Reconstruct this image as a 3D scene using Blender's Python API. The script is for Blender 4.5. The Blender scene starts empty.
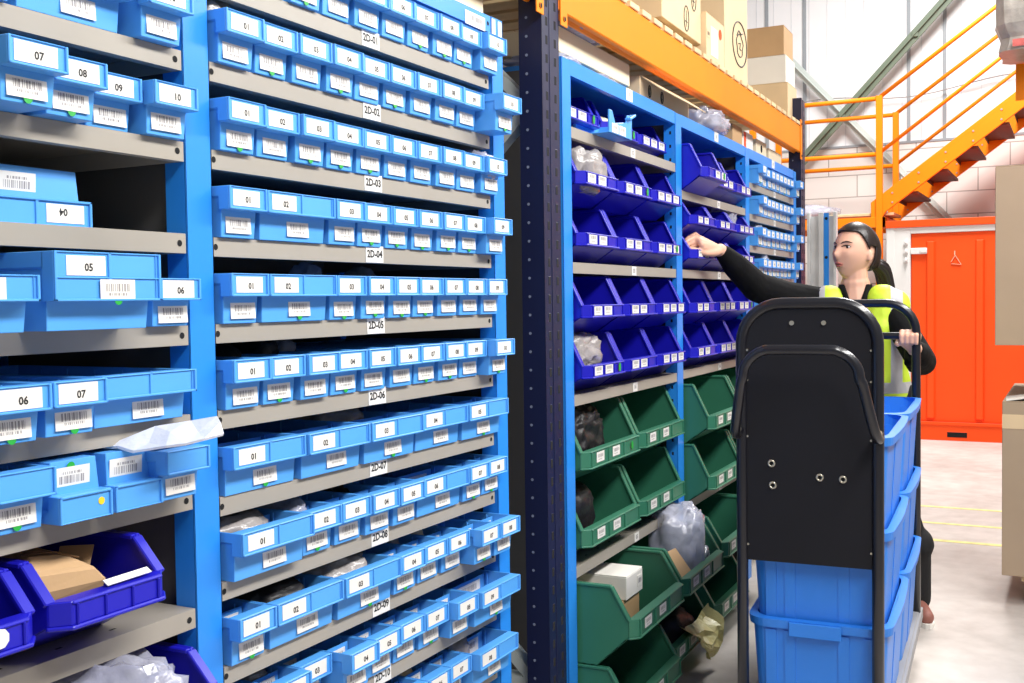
import bpy, bmesh, math, random
from mathutils import Vector, Matrix
R = math.radians
rnd = random.Random(7)
S = bpy.context.scene
COL = S.collection

# ------------------------------------------------------------------ materials
MATS = {}
def mat(name, rgb, rough=0.5, metal=0.0, var=0.06, scale=6.0, bump=0.0, bscale=60.0, alpha=1.0, trans=0.0, emit=None, coat=0.0, spec=0.5):
    """procedural principled surface: sRGB colour broken up by noise, optional noise bump"""
    if name in MATS: return MATS[name]
    m = bpy.data.materials.new(name); m.use_nodes = True
    nt = m.node_tree; b = nt.nodes['Principled BSDF']
    lin = [((c/255)/12.92 if c/255 <= .04045 else ((c/255+.055)/1.055)**2.4) for c in rgb]
    tc = nt.nodes.new('ShaderNodeTexCoord')
    nz = nt.nodes.new('ShaderNodeTexNoise'); nz.inputs['Scale'].default_value = scale; nz.inputs['Detail'].default_value = 5
    nt.links.new(tc.outputs['Object'], nz.inputs['Vector'])
    cr = nt.nodes.new('ShaderNodeValToRGB')
    cr.color_ramp.elements[0].position = .3; cr.color_ramp.elements[1].position = .7
    cr.color_ramp.elements[0].color = [max(0, c*(1-var)) for c in lin]+[1]
    cr.color_ramp.elements[1].color = [min(1, c*(1+var)) for c in lin]+[1]
    nt.links.new(nz.outputs['Fac'], cr.inputs['Fac'])
    nt.links.new(cr.outputs['Color'], b.inputs['Base Color'])
    b.inputs['Roughness'].default_value = rough; b.inputs['Metallic'].default_value = metal
    b.inputs['Alpha'].default_value = alpha; b.inputs['Transmission Weight'].default_value = trans
    b.inputs['Specular IOR Level'].default_value = spec
    b.inputs['Coat Weight'].default_value = coat
    if emit:
        b.inputs['Emission Color'].default_value = lin+[1]; b.inputs['Emission Strength'].default_value = emit
    if bump:
        n2 = nt.nodes.new('ShaderNodeTexNoise'); n2.inputs['Scale'].default_value = bscale; n2.inputs['Detail'].default_value = 4
        nt.links.new(tc.outputs['Object'], n2.inputs['Vector'])
        bp = nt.nodes.new('ShaderNodeBump'); bp.inputs['Strength'].default_value = bump; bp.inputs['Distance'].default_value = .01
        nt.links.new(n2.outputs['Fac'], bp.inputs['Height']); nt.links.new(bp.outputs['Normal'], b.inputs['Normal'])
    MATS[name] = m
    return m
LB = mat('light_blue_plastic', (84, 164, 238), .42, var=.05)
DB = mat('dark_blue_plastic', (27, 25, 180), .33, var=.06)
GR = mat('green_plastic', (52, 118, 92), .42, var=.06)
PB = mat('blue_paint', (40, 138, 232), .38, var=.03)
SG = mat('beige_grey_shelf', (160, 153, 142), .45, var=.05)
PG = mat('dark_grey_panel', (92, 90, 88), .6, var=.05)
NV = mat('navy_paint', (20, 27, 62), .4, var=.06)
OR = mat('orange_paint', (244, 134, 14), .5, var=.05, scale=3, spec=.2)
WH = mat('white_paper', (228, 225, 219), .6, var=.015)
BK = mat('black_ink', (26, 25, 28), .6)
GK = mat('grey_ink', (150, 146, 146), .7)
GN = mat('green_sticker', (30, 160, 60), .5)
YL = mat('yellow_sticker', (245, 205, 40), .5)
HO = mat('dark_hole', (12, 12, 14), .9)
BM = mat('black_powder_coat', (22, 22, 29), .3, var=.05, coat=.35)
BB = mat('black_board', (20, 20, 26), .6, var=.04, spec=.3)
TB = mat('tote_blue_plastic', (46, 130, 226), .38, var=.05)
CB = mat('cardboard', (196, 160, 118), .85, var=.06, bump=.1, bscale=40)
CL = mat('pale_cardboard', (222, 196, 158), .85, var=.05)
CR = mat('cream_card', (236, 222, 190), .85, var=.04)
WC = mat('white_card', (236, 232, 224), .8, var=.03)
ST = mat('bright_steel', (214, 216, 218), .4, .15, var=.12)
ZN = mat('zinc_bolt', (205, 198, 180), .3, .8)
PL = mat('clear_plastic_bag', (206, 208, 226), .16, var=.3, scale=9, alpha=.55, bump=.5, bscale=25, coat=.4)
PD = mat('grey_plastic_bag', (158, 152, 150), .25, var=.25, scale=18, bump=.6, bscale=30, coat=.3)
PK = mat('black_plastic_bag', (34, 33, 36), .42, var=.3, scale=18, bump=.4, bscale=30, spec=.35)
WR = mat('stretch_film', (176, 170, 162), .3, var=.2, scale=14, bump=.8, bscale=18)
CO = mat('orange_container_paint', (250, 84, 26), .45, var=.04, scale=2, spec=.25)
PLW = mat('white_plastic_sheet', (236, 239, 248), .3, var=.05, alpha=.86, bump=.4, bscale=25)
FW = mat('container_white_paint', (226, 224, 222), .5, var=.03)
WD = mat('pale_wood', (216, 192, 150), .8, var=.12, scale=12)
BR = mat('green_grey_steel', (112, 124, 106), .5, var=.06)
BL = mat('bluish_white_steel', (196, 204, 200), .5, var=.04)

# ------------------------------------------------------------------ mesh builder
class MB:
    def __init__(s): s.v=[]; s.f=[]; s.m=[]; s.sm=[]
    def add(s, vs, fs, mi=0, smooth=False):
        o=len(s.v); s.v += [tuple(p) for p in vs]
        for f in fs: s.f.append([i+o for i in f]); s.m.append(mi); s.sm.append(smooth)
        return s
    def box(s, x0,y0,z0,x1,y1,z1, mi=0):
        vs=[(x,y,z) for z in (z0,z1) for y in (y0,y1) for x in (x0,x1)]
        return s.add(vs, [(0,2,3,1),(4,5,7,6),(0,1,5,4),(2,6,7,3),(0,4,6,2),(1,3,7,5)], mi)
    def loft(s, rings, mi=0, caps=(True,True), smooth=False, loop=False):
        n=len(rings[0]); vs=[p for r in rings for p in r]; fs=[]
        k=len(rings)
        for i in range(k if loop else k-1):
            j=(i+1)%k
            for a in range(n):
                b=(a+1)%n
                fs.append((i*n+a,i*n+b,j*n+b,j*n+a))
        if not loop:
            if caps[0]: fs.append(tuple(range(n-1,-1,-1)))
            if caps[1]: fs.append(tuple((k-1)*n+a for a in range(n)))
        return s.add(vs, fs, mi, smooth)
    def prism(s, poly, axis, a, b, mi=0):
        """poly of 2D points in the plane of the two other axes (in x,y,z order), extruded from a to b"""
        def P(p,t):
            q=list(p); q.insert('xyz'.index(axis), t); return tuple(q)
        return s.loft([[P(p,a) for p in poly],[P(p,b) for p in poly]], mi)
    def tube(s, path, r, n=10, mi=0, closed=False, smooth=True, flat=1.0):
        pts=[Vector(p) for p in path]; k=len(pts); rings=[]
        rr = r if isinstance(r,(list,tuple)) else [r]*k
        up=None
        for i,p in enumerate(pts):
            if closed: t=(pts[(i+1)%k]-pts[i-1])
            else: t=(pts[min(i+1,k-1)]-pts[max(i-1,0)])
            t.normalize()
            if up is None:
                up=Vector((0,0,1)) if abs(t.z)<.9 else Vector((1,0,0))
            x=t.cross(up)
            if x.length<1e-4: x=t.cross(Vector((0,1,0)))
            x.normalize(); y=x.cross(t); up=y
            rings.append([tuple(p+rr[i]*(math.cos(2*math.pi*j/n)*x+flat*math.sin(2*math.pi*j/n)*y)) for j in range(n)])
        return s.loft(rings, mi, smooth=smooth, loop=closed)
    def bar(s, p, q, w, h, mi=0, up=(0,0,1)):
        p,q=Vector(p),Vector(q); t=(q-p).normalized(); u=Vector(up)
        x=t.cross(u).normalized(); y=x.cross(t)
        def ring(c): return [tuple(c+sx*w/2*x+sy*h/2*y) for sx,sy in ((-1,-1),(1,-1),(1,1),(-1,1))]
        return s.loft([ring(p),ring(q)], mi)
    def disc(s, c, axis, r, t, mi=0, n=12):
        d={'x':(1,0,0),'y':(0,1,0),'z':(0,0,1)}[axis]
        return s.tube([Vector(c)-Vector(d)*t/2, Vector(c)+Vector(d)*t/2], r, n, mi, smooth=False)
    def text(s, txt, size, M, mi=0):
        vs,fs=text_geo(txt)
        return s.add([tuple(M @ Vector((x*size,y*size,0))) for x,y in vs], fs, mi)
    def xform(s, M):
        s.v=[tuple(M@Vector(p)) for p in s.v]; return s
    def mesh(s, name, mats, bevel=0, seg=1):
        me=bpy.data.meshes.new(name); me.from_pydata(s.v, [], s.f)
        for m in mats: me.materials.append(m)
        me.polygons.foreach_set('material_index', s.m)
        me.polygons.foreach_set('use_smooth', s.sm); me.update()
        bm=bmesh.new(); bm.from_mesh(me)
        bmesh.ops.recalc_face_normals(bm, faces=bm.faces)
        if bevel:
            es=[e for e in bm.edges if len(e.link_faces)==2 and e.calc_face_angle(0)>.6]
            bmesh.ops.bevel(bm, geom=es, offset=bevel, segments=seg, affect='EDGES', clamp_overlap=True, profile=.5)
        bm.to_mesh(me); bm.free()
        return me
    def build(s, name, mats, parent=None, loc=(0,0,0), rot=(0,0,0), bevel=0, seg=1):
        if not isinstance(mats,(list,tuple)): mats=[mats]
        return link(name, s.mesh(name, mats, bevel, seg), parent, loc, rot)
def link(name, me, parent=None, loc=(0,0,0), rot=(0,0,0)):
    o=bpy.data.objects.new(name, me); COL.objects.link(o); o.location=loc; o.rotation_euler=rot
    if parent: o.parent=parent
    return o
def empty(name, loc=(0,0,0), rz=0):
    o=bpy.data.objects.new(name, None); COL.objects.link(o); o.location=loc; o.rotation_euler=(0,0,rz); o.empty_display_size=.05
    return o
def tag(o, label, cat, group=None):
    o['label']=label; o['category']=cat
    if group: o['group']=group
    return o
def struct(o, label=None):
    o['kind']='structure'
    if label: o['label']=label
    return o
_tg={}
def text_geo(t):
    if t not in _tg:
        c=bpy.data.curves.new('t','FONT'); c.body=t; c.size=1; c.align_x='CENTER'; c.align_y='CENTER'; c.resolution_u=2; c.offset=.03
        o=bpy.data.objects.new('t',c); me=bpy.data.meshes.new_from_object(o)
        _tg[t]=([(v.co.x,v.co.y) for v in me.vertices],[tuple(p.vertices) for p in me.polygons])
        bpy.data.objects.remove(o); bpy.data.curves.remove(c); bpy.data.meshes.remove(me)
    return _tg[t]
FACE=Matrix(((1,0,0,0),(0,0,-1,0),(0,1,0,0),(0,0,0,1)))     # text that reads from -Y
def dup(o, loc=None, rz=None, parent=None):
    c=o.copy(); COL.objects.link(c)
    if parent: c.parent=parent
    if loc is not None: c.location=loc
    if rz is not None: c.rotation_euler=(0,0,rz)
    for ch in list(o.children): dup(ch, parent=c)
    return c

# ------------------------------------------------------------------ frames
A2=R(1.534)                                                  # the second rack stands slightly askew to the first
def F2(x,y,z): return (x*math.cos(A2)-y*math.sin(A2), x*math.sin(A2)+y*math.cos(A2), z)

# ------------------------------------------------------------------ labels (cached meshes)
_lab={}
def number_label(n, w=.066, h=.027):
    k=('n',n,w)
    if k not in _lab:
        b=MB(); b.box(-w/2,-.0008,-h/2,w/2,0,h/2,0)
        b.text(n, h*.54, Matrix.Translation((.004,-.0011,-h*.1))@FACE, 1)
        _lab[k]=b.mesh('number_label',[WH,BK])
    return _lab[k]
def bars(b, x0, x1, z0, z1, y, mi, r):
    x=x0
    while x<x1:
        w=r.choice((.0011,.0011,.002,.003)); b.add([(x,y,z0),(min(x+w,x1),y,z0),(min(x+w,x1),y,z1),(x,y,z1)],[(0,1,2,3)],mi); x+=w+r.choice((.001,.0016,.0025))
def barcode_label(v=0, w=.062, h=.029):
    k=('b',v,w)
    if k not in _lab:
        r=random.Random(v); b=MB(); b.box(-w/2,-.0008,-h/2,w/2,0,h/2,0)
        bars(b,-w*.34,w*.36,-h*.08,h*.3,-.001,1,r); bars(b,-w*.26,w*.28,-h*.28,-h*.15,-.001,1,r)
        if v%4 in (1,3): b.tube([(.001,-.0002,h/2),(.001,.0003,h/2)],.008,10,2,smooth=False)
        if v%4 in (2,3): b.tube([(.001,-.0002,-h/2),(.001,.0003,-h/2)],.007,10,2,smooth=False)
        _lab[k]=b.mesh('barcode_label',[WH,GK,GN])
    return _lab[k]
def small_label(v=0, w=.056, h=.03):
    k=('s',v,w)
    if k not in _lab:
        r=random.Random(v); b=MB(); b.box(-w/2,-.0008,-h/2,w/2,0,h/2,0)
        bars(b,-w*.34,w*.34,-h*.05,h*.28,-.001,1,r); bars(b,-w*.28,w*.2,-h*.3,-h*.2,-.001,1,r)
        _lab[k]=b.mesh('label',[WH,GK])
    return _lab[k]

# ------------------------------------------------------------------ shelf bin (light blue, long, with a stepped front)
_bin={}
def bin_body(W, H=.085, L=.42):
    k=('bin',W,H)
    if k in _bin: return _bin[k]
    b=MB(); h=W/2; s=H/.085
    def rc(hw,y0,y1,z): return [(-hw,y0,z),(hw,y0,z),(hw,y1,z),(-hw,y1,z)]
    zl=.047*s if H<.1 else .041
    b.loft([rc(h-.0075,.027,L-.006,0),rc(h-.0055,.0235,L-.003,zl),rc(h-.004,.0235,L-.002,.066*s),rc(h-.0012,.0235,L,.068*s),rc(h-.0012,.0235,L,H),
            rc(h-.004,.0285,L-.004,H),rc(h-.008,.0305,L-.009,.004)],0)
    # stepped label panel in front with a raised frame
    b.box(-h+.0012,.0035,zl-.001,h-.0012,.026,H,0)
    b.box(-h+.0012,0,zl-.001,h-.0012,.0036,zl+.0025,0)
    for x in (-h+.0012,h-.0055): b.box(x,0,zl-.001,x+.0043,.0036,H,0)
    if W>.15: b.box(-.0025,.001,zl,.0025,.0036,H,0); b.box(h-.0105,.0015,zl,h-.009,.0036,H,0)
    b.box(-h+.0012,.001,H-.002,h-.0012,.0036,H,0)
    if H>.1:                                                  # tall bin: second rail in the middle of the face
        b.box(-h+.0012,.001,zl+.03,h-.0012,.0036,zl+.032,0)
    # slots for dividers on the inner walls
    for i in range(5):
        y=.09+i*.065
        for sx in (-1,1): b.box(sx*(h-.009)-.0015,y,.012,sx*(h-.009)+.0015,y+.003,H-.004,0)
    _bin[k]=b.mesh('shelf_bin',[LB],.0016)
    return _bin[k]
def divider_mesh(W):
    k=('div',W)
    if k not in _bin:
        b=MB(); h=W/2-.0085; b.box(-h,0,.01,h,.002,.078,0)
        b.box(-h*.75,-.0008,.038,h*.75,0,.07,1)
        bars(b,-h*.55,h*.55,.05,.064,-.001,2,random.Random(3))
        _bin[k]=b.mesh('divider',[LB,WC,GK])
    return _bin[k]
vcount=[0]
def shelf_bin(x, y, z, W, num, label, group, rz=0, place=None, H=.085, div=None, numx=None, bar=True):
    """x,y,z: bottom centre of the front"""
    o=link('shelf_bin', bin_body(W,H), None, place(x,y,z) if place else (x,y,z), (0,0,rz))
    tag(o,label,'storage bin',group); s=H/.085; vcount[0]+=1
    r=random.Random(vcount[0]*13)
    nx = numx if numx is not None else (-.0025 if W<.15 else -W*.25)
    if num: link('number_label', number_label(num), o, (nx+r.uniform(-.002,.002),.0034,(.066*s if H<.1 else H-.019)))
    if bar=='lip': link('barcode_label', barcode_label(r.randrange(12)), o, (.012,.0010,(.0555 if H>.1 else .064*s)))
    elif bar: link('barcode_label', barcode_label(r.randrange(12)), o, ((.002 if W<.15 else .012)+r.uniform(-.004,.004),.0245,.0235*s+r.uniform(-.002,.001)), (R(-3),0,0))
    if div:
        for dy in div: link('divider', divider_mesh(W), o, (0,dy,0))
    return o

# ------------------------------------------------------------------ open-fronted picking bin
def hopper_mesh(W, H, D, z0, z1, under, top, material, chamfer=.022, t=.006):
    """lip between z0 and z1; sloped underside reaches the floor at y=under; slanted edge reaches the top at y=top"""
    b=MB(); h=W/2; c=chamfer
    prof=[(c,z0),(under,0),(D,0),(D,H),(top,H),(c,z1)]
    for sx in (-1,1):
        b.prism(prof,'x',sx*h,sx*(h-t))
        # flared rim along the slanted edge and the top
        b.bar((sx*(h-.004),c,z1-.004),(sx*(h-.004),top,H-.004),.018,.008,0)
        b.bar((sx*(h-.004),top,H-.004),(sx*(h-.004),D,H-.004),.018,.008,0)
        b.box(sx*h-.002,D*.62,.03,sx*h+.006,D*.66,H*.82)     # stiffening rib on the side
        b.box(sx*h-.002,D*.72,.03,sx*h+.004,D*.94,H*.62)
    b.box(-h,under,0,h,D,t)
    b.box(-h,D-t,0,h,D,H)
    b.prism([(c,z0),(under,0),(under,t),(c+.004,z0+t)],'x',-h,h)
    lip=[(-h,c),(-h+c,0),(h-c,0),(h,c),(h,c+t),(-h,c+t)]
    b.prism(lip,'z',z0,z1)
    b.prism([(-h-.004,c-.001),(-h+c-.002,-.005),(h-c+.002,-.005),(h+.004,c-.001),(h,c+t),(-h,c+t)],'z',z0-.005,z0+.001)   # foot of the lip
    zi=z0+.006
    for i in range(4):                                        # ribs between the label slots
        x=-h+c+.008+(W-2*c-.016)*i/3
        b.box(x-.002,-.004,zi-.006,x+.002,.001,z1-.003)
    b.box(-h+c,-.003,z1-.005,h-c,.002,z1)
    return b.mesh('picking_bin',[material],.0018)
_hop={}
def hopper(kind, x, y, z, label, group, place=F2, rz=A2, labs=(0,1), dot=None, seed=0, tilt=0):
    spec={'blue':(.312,.176,.46,.052,.086,.1,.066,DB),'low':(.312,.141,.46,.040,.072,.09,.058,DB),'green':(.47,.228,.5,.06,.108,.11,.08,GR),'deep':(.47,.243,.5,.095,.148,.125,.078,GR),'big':(.205,.15,.4,.066,.1,.15,.07,DB)}[kind]
    if kind not in _hop: _hop[kind]=hopper_mesh(*spec)
    W,H,D,z0,z1=spec[:5]
    o=link('picking_bin',_hop[kind],None,place(x,y,z) if place else (x,y,z),(0,0,rz+tilt)); tag(o,label,'picking bin',group)
    r=random.Random(seed)
    slot=(W-.06)/3
    for i in labs:
        xx=-W/2+.03+slot*(i+.5)
        link('label',small_label(r.randrange(8),min(.062,slot*.78),.03),o,(xx+r.uniform(-.004,.004),-.0008,(z0+z1)/2+.001))
    if dot is not None:
        b=MB(); b.tube([(0,-.0005,0),(0,.0005,0)],.012,12,0,smooth=False); b.xform(Matrix.Diagonal((.75,1,1.15,1)))
        b.build('dot_sticker',GN,o,(-W/2+.03+slot*(dot+.5),-.0045,(z0+z1)/2))
    return o

# ------------------------------------------------------------------ crumpled bags, parcels, cartons
def crumple(name, mats, size, loc, label, cat, group=None, seed=0, amp=.3, rz=0, sub=4, cr=1.0):
    bm=bmesh.new(); bmesh.ops.create_icosphere(bm,subdivisions=sub,radius=1)
    from mathutils import noise
    off=Vector((seed*3.1,seed*1.7,seed*.9))
    for v in bm.verts:
        n=noise.noise(v.co*1.3+off)*amp*.8
        w3=v.co+.35*Vector((noise.noise(v.co*2+off),noise.noise(v.co*2-off),noise.noise(v.co*2.3+off)))
        for fr,am in ((2.1,.26),(4.3,.17),(8.5,.09)): n+=am*cr*(.25-abs(noise.noise(w3*fr+off*fr)))
        q=v.co*(1+n)
        p=lambda a: math.copysign(min(1.05,abs(a)**.75),a)
        q=Vector((p(q.x)*size[0]/2,p(q.y)*size[1]/2,(max(-.85,p(q.z))+.85)*size[2]/1.85))
        v.co=q
    me=bpy.data.meshes.new(name); bm.to_mesh(me); bm.free()
    me.materials.append(mats)
    for p in me.polygons: p.use_smooth = True
    o=link(name,me,None,loc,(0,0,rz)); tag(o,label,cat,group)
    return o
def carton(w,d,h, loc, label, rz=0, material=None, group=None, flaps=False, tape=True, name='cardboard_box', marks=None, cat='box'):
    """origin: bottom centre of the front face; front looks to -Y"""
    material=material or CB
    o=empty(name,loc,rz); tag(o,label,cat,group)
    b=MB()
    if flaps:
        b.loft([[(-w/2,0,0),(w/2,0,0),(w/2,d,0),(-w/2,d,0)],[(-w/2,0,h),(w/2,0,h),(w/2,d,h),(-w/2,d,h)],[(-w/2+.004,.004,h),(w/2-.004,.004,h),(w/2-.004,d-.004,h),(-w/2+.004,d-.004,h)],[(-w/2+.004,.004,.005),(w/2-.004,.004,.005),(w/2-.004,d-.004,.005),(-w/2+.004,d-.004,.005)]])
    else:
        b.box(-w/2,0,0,w/2,d,h-.004)
        b.box(-w/2,0,h-.004,w/2,d/2-.002,h); b.box(-w/2,d/2+.002,h-.004,w/2,d,h)
    b.build('body',material,o,bevel=.002)
    if tape and not flaps:
        t=MB(); t.box(-w/2-.0006,d/2-.025,h*.7,-w/2,d/2+.025,h); t.box(-w/2-.0006,d/2-.025,h-.0005,w/2+.0006,d/2+.025,h+.0006); t.box(w/2,d/2-.025,h*.7,w/2+.0006,d/2+.025,h)
        t.build('tape',CL,o)
    if flaps:
        f=MB(); f.bar((0,0,h),(0,-.07,h-.05),w-.01,.003,0,(0,.5,1)); f.build('flap',material,o)
        f=MB(); f.bar((0,d,h),(0,d+.03,h+.09),w-.01,.003,0,(0,1,.2)); f.build('flap',material,o)
    if marks: marks(o,w,d,h)
    return o
def printed(o, x, z, w, h, mats, content=None, y=-.0008, name='printed_mark'):
    b=MB()
    if content is None:
        b.box(-w/2,-.0006,-h/2,w/2,.0004,h/2,0); bars(b,-w*.35,w*.35,-h*.2,h*.25,-.0008,1,random.Random(int(w*1e4)))
    else: content(b,w,h)
    return b.build(name,mats,o,(x,y,z))

# ================================================================== RACK 1: the near shelving rack, two bays
RY=1.28                                                       # plane of the fronts
S2=[1.855,1.709,1.563,1.417,1.271,1.125,.978,.833,.687,.540,.393,.247]   # shelf lip centres, right bay
S1=[1.714,1.568,1.420,1.271,1.126,1.002,.806,.60]
def upright(b, x0, x1, y0, z1, depth=.045, slots=True, ydir=1):
    t=.003; y1=y0+depth*ydir
    b.box(x0,min(y0,y0+t*ydir),0,x1,max(y0,y0+t*ydir),z1)
    b.box(x0,y0,0,x0+t,y1,z1) ; b.box(x1-t,y0,0,x1,y1,z1)
    if slots:
        z=.08
        while z<z1-.05:
            for x,d in ((x0,-.0004),(x1,.0004)):
                b.box(min(x,x+d),y0+.016,z,max(x,x+d),y0+.024,z+.012,1)
            z+=.05
def shelf(parent, x0, x1, zc, y0, depth, tagtext=None, tagx=None, hole=True, material=SG, thick=.032):
    b=MB(); h=thick/2
    b.box(x0,y0,zc-h,x1,y0+.003,zc+h); b.box(x0,y0+.003,zc+h-.003,x1,y0+depth,zc+h)
    b.box(x0,y0+.003,zc-h,x1,y0+.018,zc-h+.002); b.box(x0,y0+depth-.003,zc-h,x1,y0+depth,zc+h-.003)
    for x in (x0,x1-.002): b.box(x,y0+.003,zc-h,x+.002,y0+depth-.003,zc+h-.003)
    n=int((x1-x0)/.1)
    for i in range(n):                                        # little perforations along the front of the top
        x=x0+.05+i*.1; b.box(x,y0+.03,zc+h,x+.012,y0+.036,zc+h+.0003,1)
    if hole:
        for x in (x0+.004,x1-.014): b.disc((x,y0-.0002,zc),'y',.0055,.0006,1)
    o=b.build('shelf',[material,HO],parent,bevel=.0012)
    if tagtext:
        w=.062; t=MB(); t.box(-w/2,-.0008,-.017,w/2,0,.017,0); t.text(tagtext,.021,Matrix.Translation((0,-.0012,0))@FACE,1)
        t.build('shelf_tag',[WH,BK],o,(tagx,y0-.0003,zc+.002))
    return o
rack=empty('shelving_rack',(0,0,0)); tag(rack,'near blue shelving rack with beige shelves holding light blue bins','shelving rack')
UPX=[(.255,.313),(1.315,1.375),(2.362,2.42)]
for x0,x1 in UPX:
    b=MB(); upright(b,x0,x1,RY,2.02,slots=False); b.build('upright',[PB,HO],rack,bevel=.001)
    b=MB(); upright(b,x0,x1,1.80,2.02,ydir=-1,slots=False); b.build('upright',[PB,HO],rack,bevel=.001)
    xm=(x0+x1)/2
    b=MB(); b.box(xm-.006,RY+.047,.04,xm+.006,1.754,2.0); b.build('side_panel',PG,rack)
b=MB(); b.box(.31,1.802,.04,2.37,1.806,2.01); b.build('back_panel',PG,rack)
for i,z in enumerate(S2): shelf(rack,1.377,2.345,z,RY+.001,.515,'2D-%02d'%(i+1),1.844)
shelf(rack,1.377,2.36,1.999,RY+.001,.515,None,material=PB,thick=.04)
for z in S1: shelf(rack,.315,1.313,z,RY+.001,.515)
shelf(rack,.315,1.313,1.999,RY+.001,.515,None,material=PB,thick=.04)
b=MB(); b.box(1.37,RY+.01,0,2.36,RY+.02,.09); b.build('kick_plate',PB,rack)

# bins in the right bay: (number, units wide) for each shelf
ONE=[(n,1) for n in range(1,11)]
LAY={0:ONE,1:ONE,2:ONE,
 3:[(1,1),(2,2)]+[(n,1) for n in range(3,10)],
 4:[(1,1),(2,2)]+[(n,1) for n in range(3,10)],
 5:ONE, 6:[(n,2) for n in range(1,6)],
 7:[(1,2)]+[(n,1) for n in range(2,6)]+[(6,2),(7,1),(8,1)],
 8:[(1,1),(2,2),(3,2)]+[(n,1) for n in range(4,9)],
 9:[(n,1) for n in range(1,9)]+[(9,2)],
 10:[(1,1),(2,2)]+[(n,1) for n in range(3,8)]+[(8,2)]}
OUT={(0,10):.012,(1,10):.05,(2,10):.008,(5,10):.022,(8,7):.03,(8,8):.03,(9,4):.014,(9,8):.02,(9,9):.028,(3,9):.02,(7,1):.012,(9,3):-.03,(6,1):-.004,(1,1):.004,(10,8):.02}
P=.0983; BINX={}
for i,row in LAY.items():
    u=0; z=S2[i]+.0165
    for n,w in row:
        W=P*w; x=1.378+P*u+W/2; u+=w
        y=1.247-OUT.get((i,n),rnd.uniform(-.003,.004))
        size='double-width ' if w==2 else ''
        dv=None
        if i>=5: dv=(.10,) if w==2 else (.075,.17)
        o=shelf_bin(x,y,z,W-.0012,'%02d'%n,'%slight blue bin numbered %02d on the shelf tagged 2D-%02d'%(size,n,i+1),'light blue bins on shelf 2D-%02d'%(i+1),div=dv)
        BINX[(i,n)]=(x,y,z,W)

# ---- left bay of the near rack
def flip(o): 
    o.rotation_euler=(0,math.pi,0); return o
G='light blue bins in the left bay'
z=S1[0]+.0165
shelf_bin(.90,1.245,z,.19,None,'double-width light blue bin cut off at the upper left corner on the top left shelf',G)
shelf_bin(1.096,1.255,z,.19,None,'double-width light blue bin beside bin 10 on the top left shelf',G,numx=.02)
shelf_bin(1.252,1.236,z,.094,'10','light blue bin on the top left shelf right against the blue upright',G)
z=S1[1]+.0165
shelf_bin(.966,1.186,z,.094,'07','light blue bin 07 pulled furthest out on the second left shelf',G,H=.0795)
shelf_bin(1.064,1.222,z,.094,'08','light blue bin 08 between bins 07 and 09 on the second left shelf',G,H=.0795)
shelf_bin(1.163,1.259,z,.094,'09','light blue bin 09 pushed back beside bin 10 on the second left shelf',G,H=.0795)
shelf_bin(1.2615,1.240,z,.094,'10','light blue bin 10 next to the upright on the second left shelf',G,H=.0795)
z=S1[2]+.0165
o=flip(shelf_bin(1.052,1.305,z+.085,.194,'04','light blue double bin turned upside down on the third left shelf',G))
z=S1[3]+.0165
shelf_bin(.866,1.190,z,.19,None,'light blue bin at the left image edge beside the tall bin 05',G,H=.0745,bar='lip')
shelf_bin(1.082,1.197,z,.19,'05','tall double-width light blue bin 05 on the fourth left shelf',G,H=.1075,numx=-.038,bar='lip')
shelf_bin(1.258,1.238,z,.088,'06','small light blue bin 06 beside the tall bin 05',G,H=.0745)
z=S1[4]+.0165
shelf_bin(.938,1.203,z,.094,'06','light blue bin 06 at the left image edge on the fifth left shelf',G,H=.0765)
shelf_bin(1.04,1.213,z,.094,'07','light blue bin 07 on the fifth left shelf',G,H=.0765)
shelf_bin(1.19,1.236,z,.19,None,'double-width light blue bin with a blank front on the fifth left shelf',G,H=.0765)
z=S1[5]+.0165
shelf_bin(.965,1.232,z,.094,None,'light blue bin with a blank front at the left edge of the sixth left shelf',G)
o=flip(shelf_bin(1.064,1.236,z+.085,.094,None,'upside-down light blue bin with a yellow dot on its front',G))
b=MB(); b.tube([(0,-.0005,0),(0,.0005,0)],.0055,12,0,smooth=False); b.build('dot_sticker',YL,o,(-.027,.0032,.062))
o=flip(shelf_bin(1.163,1.238,z+.085,.094,None,'upside-down light blue bin with a scuffed front, right of the yellow-dot one',G))
shelf_bin(1.245,1.218,z,.094,None,'blank light blue bin holding a clear bag beside the upright',G,H=.0795)
b=MB(); ring=[]
SHT=[((1.150,1.30,1.105),(1.156,1.245,1.101)),((1.177,1.27,1.120),(1.172,1.195,1.109)),((1.205,1.25,1.132),(1.186,1.17,1.112)),((1.229,1.20,1.140),(1.205,1.150,1.118)),((1.243,1.16,1.147),(1.237,1.142,1.122))]
for k,(p,q) in enumerate(SHT):
    p,q=Vector(p),Vector(q); d=.004*(-1)**k; mid=(p+q)/2+Vector((0,0,d))
    up=Vector((0,-.002,.004))
    ring.append([tuple(p),tuple(mid),tuple(q),tuple(q+up),tuple(mid+up),tuple(p+up)])
b.loft(ring,smooth=False)
bag=b.build('plastic_bag',PLW); tag(bag,'thin clear plastic bag lying over the blank bin and across the upright','bag')
z=S1[6]+.0165
hopper('big',1.083,1.2,z,'dark blue picking bin holding a cardboard parcel on the lower left shelf','dark blue bins in the left bay',place=None,rz=0,labs=())
hopper('big',.846,1.19,z,'dark blue picking bin with a torn white sticker at the left image edge','dark blue bins in the left bay',place=None,rz=0,labs=())
b=MB(); b.tube([(0,-.0005,0),(0,.0005,0)],.013,9,0,smooth=False)
b.build('torn_sticker',WC,bpy.data.objects['picking_bin.001'],(.035,-.0045,.085),(0,.4,0))
b=MB(); b.bar((-.03,.0,.102),(.05,-.002,.104),.012,.0012,0,(0,-.6,1)); b.build('card_strip',WH,bpy.data.objects['picking_bin'],(0.02,.016,.004),(0,0,0))
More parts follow.
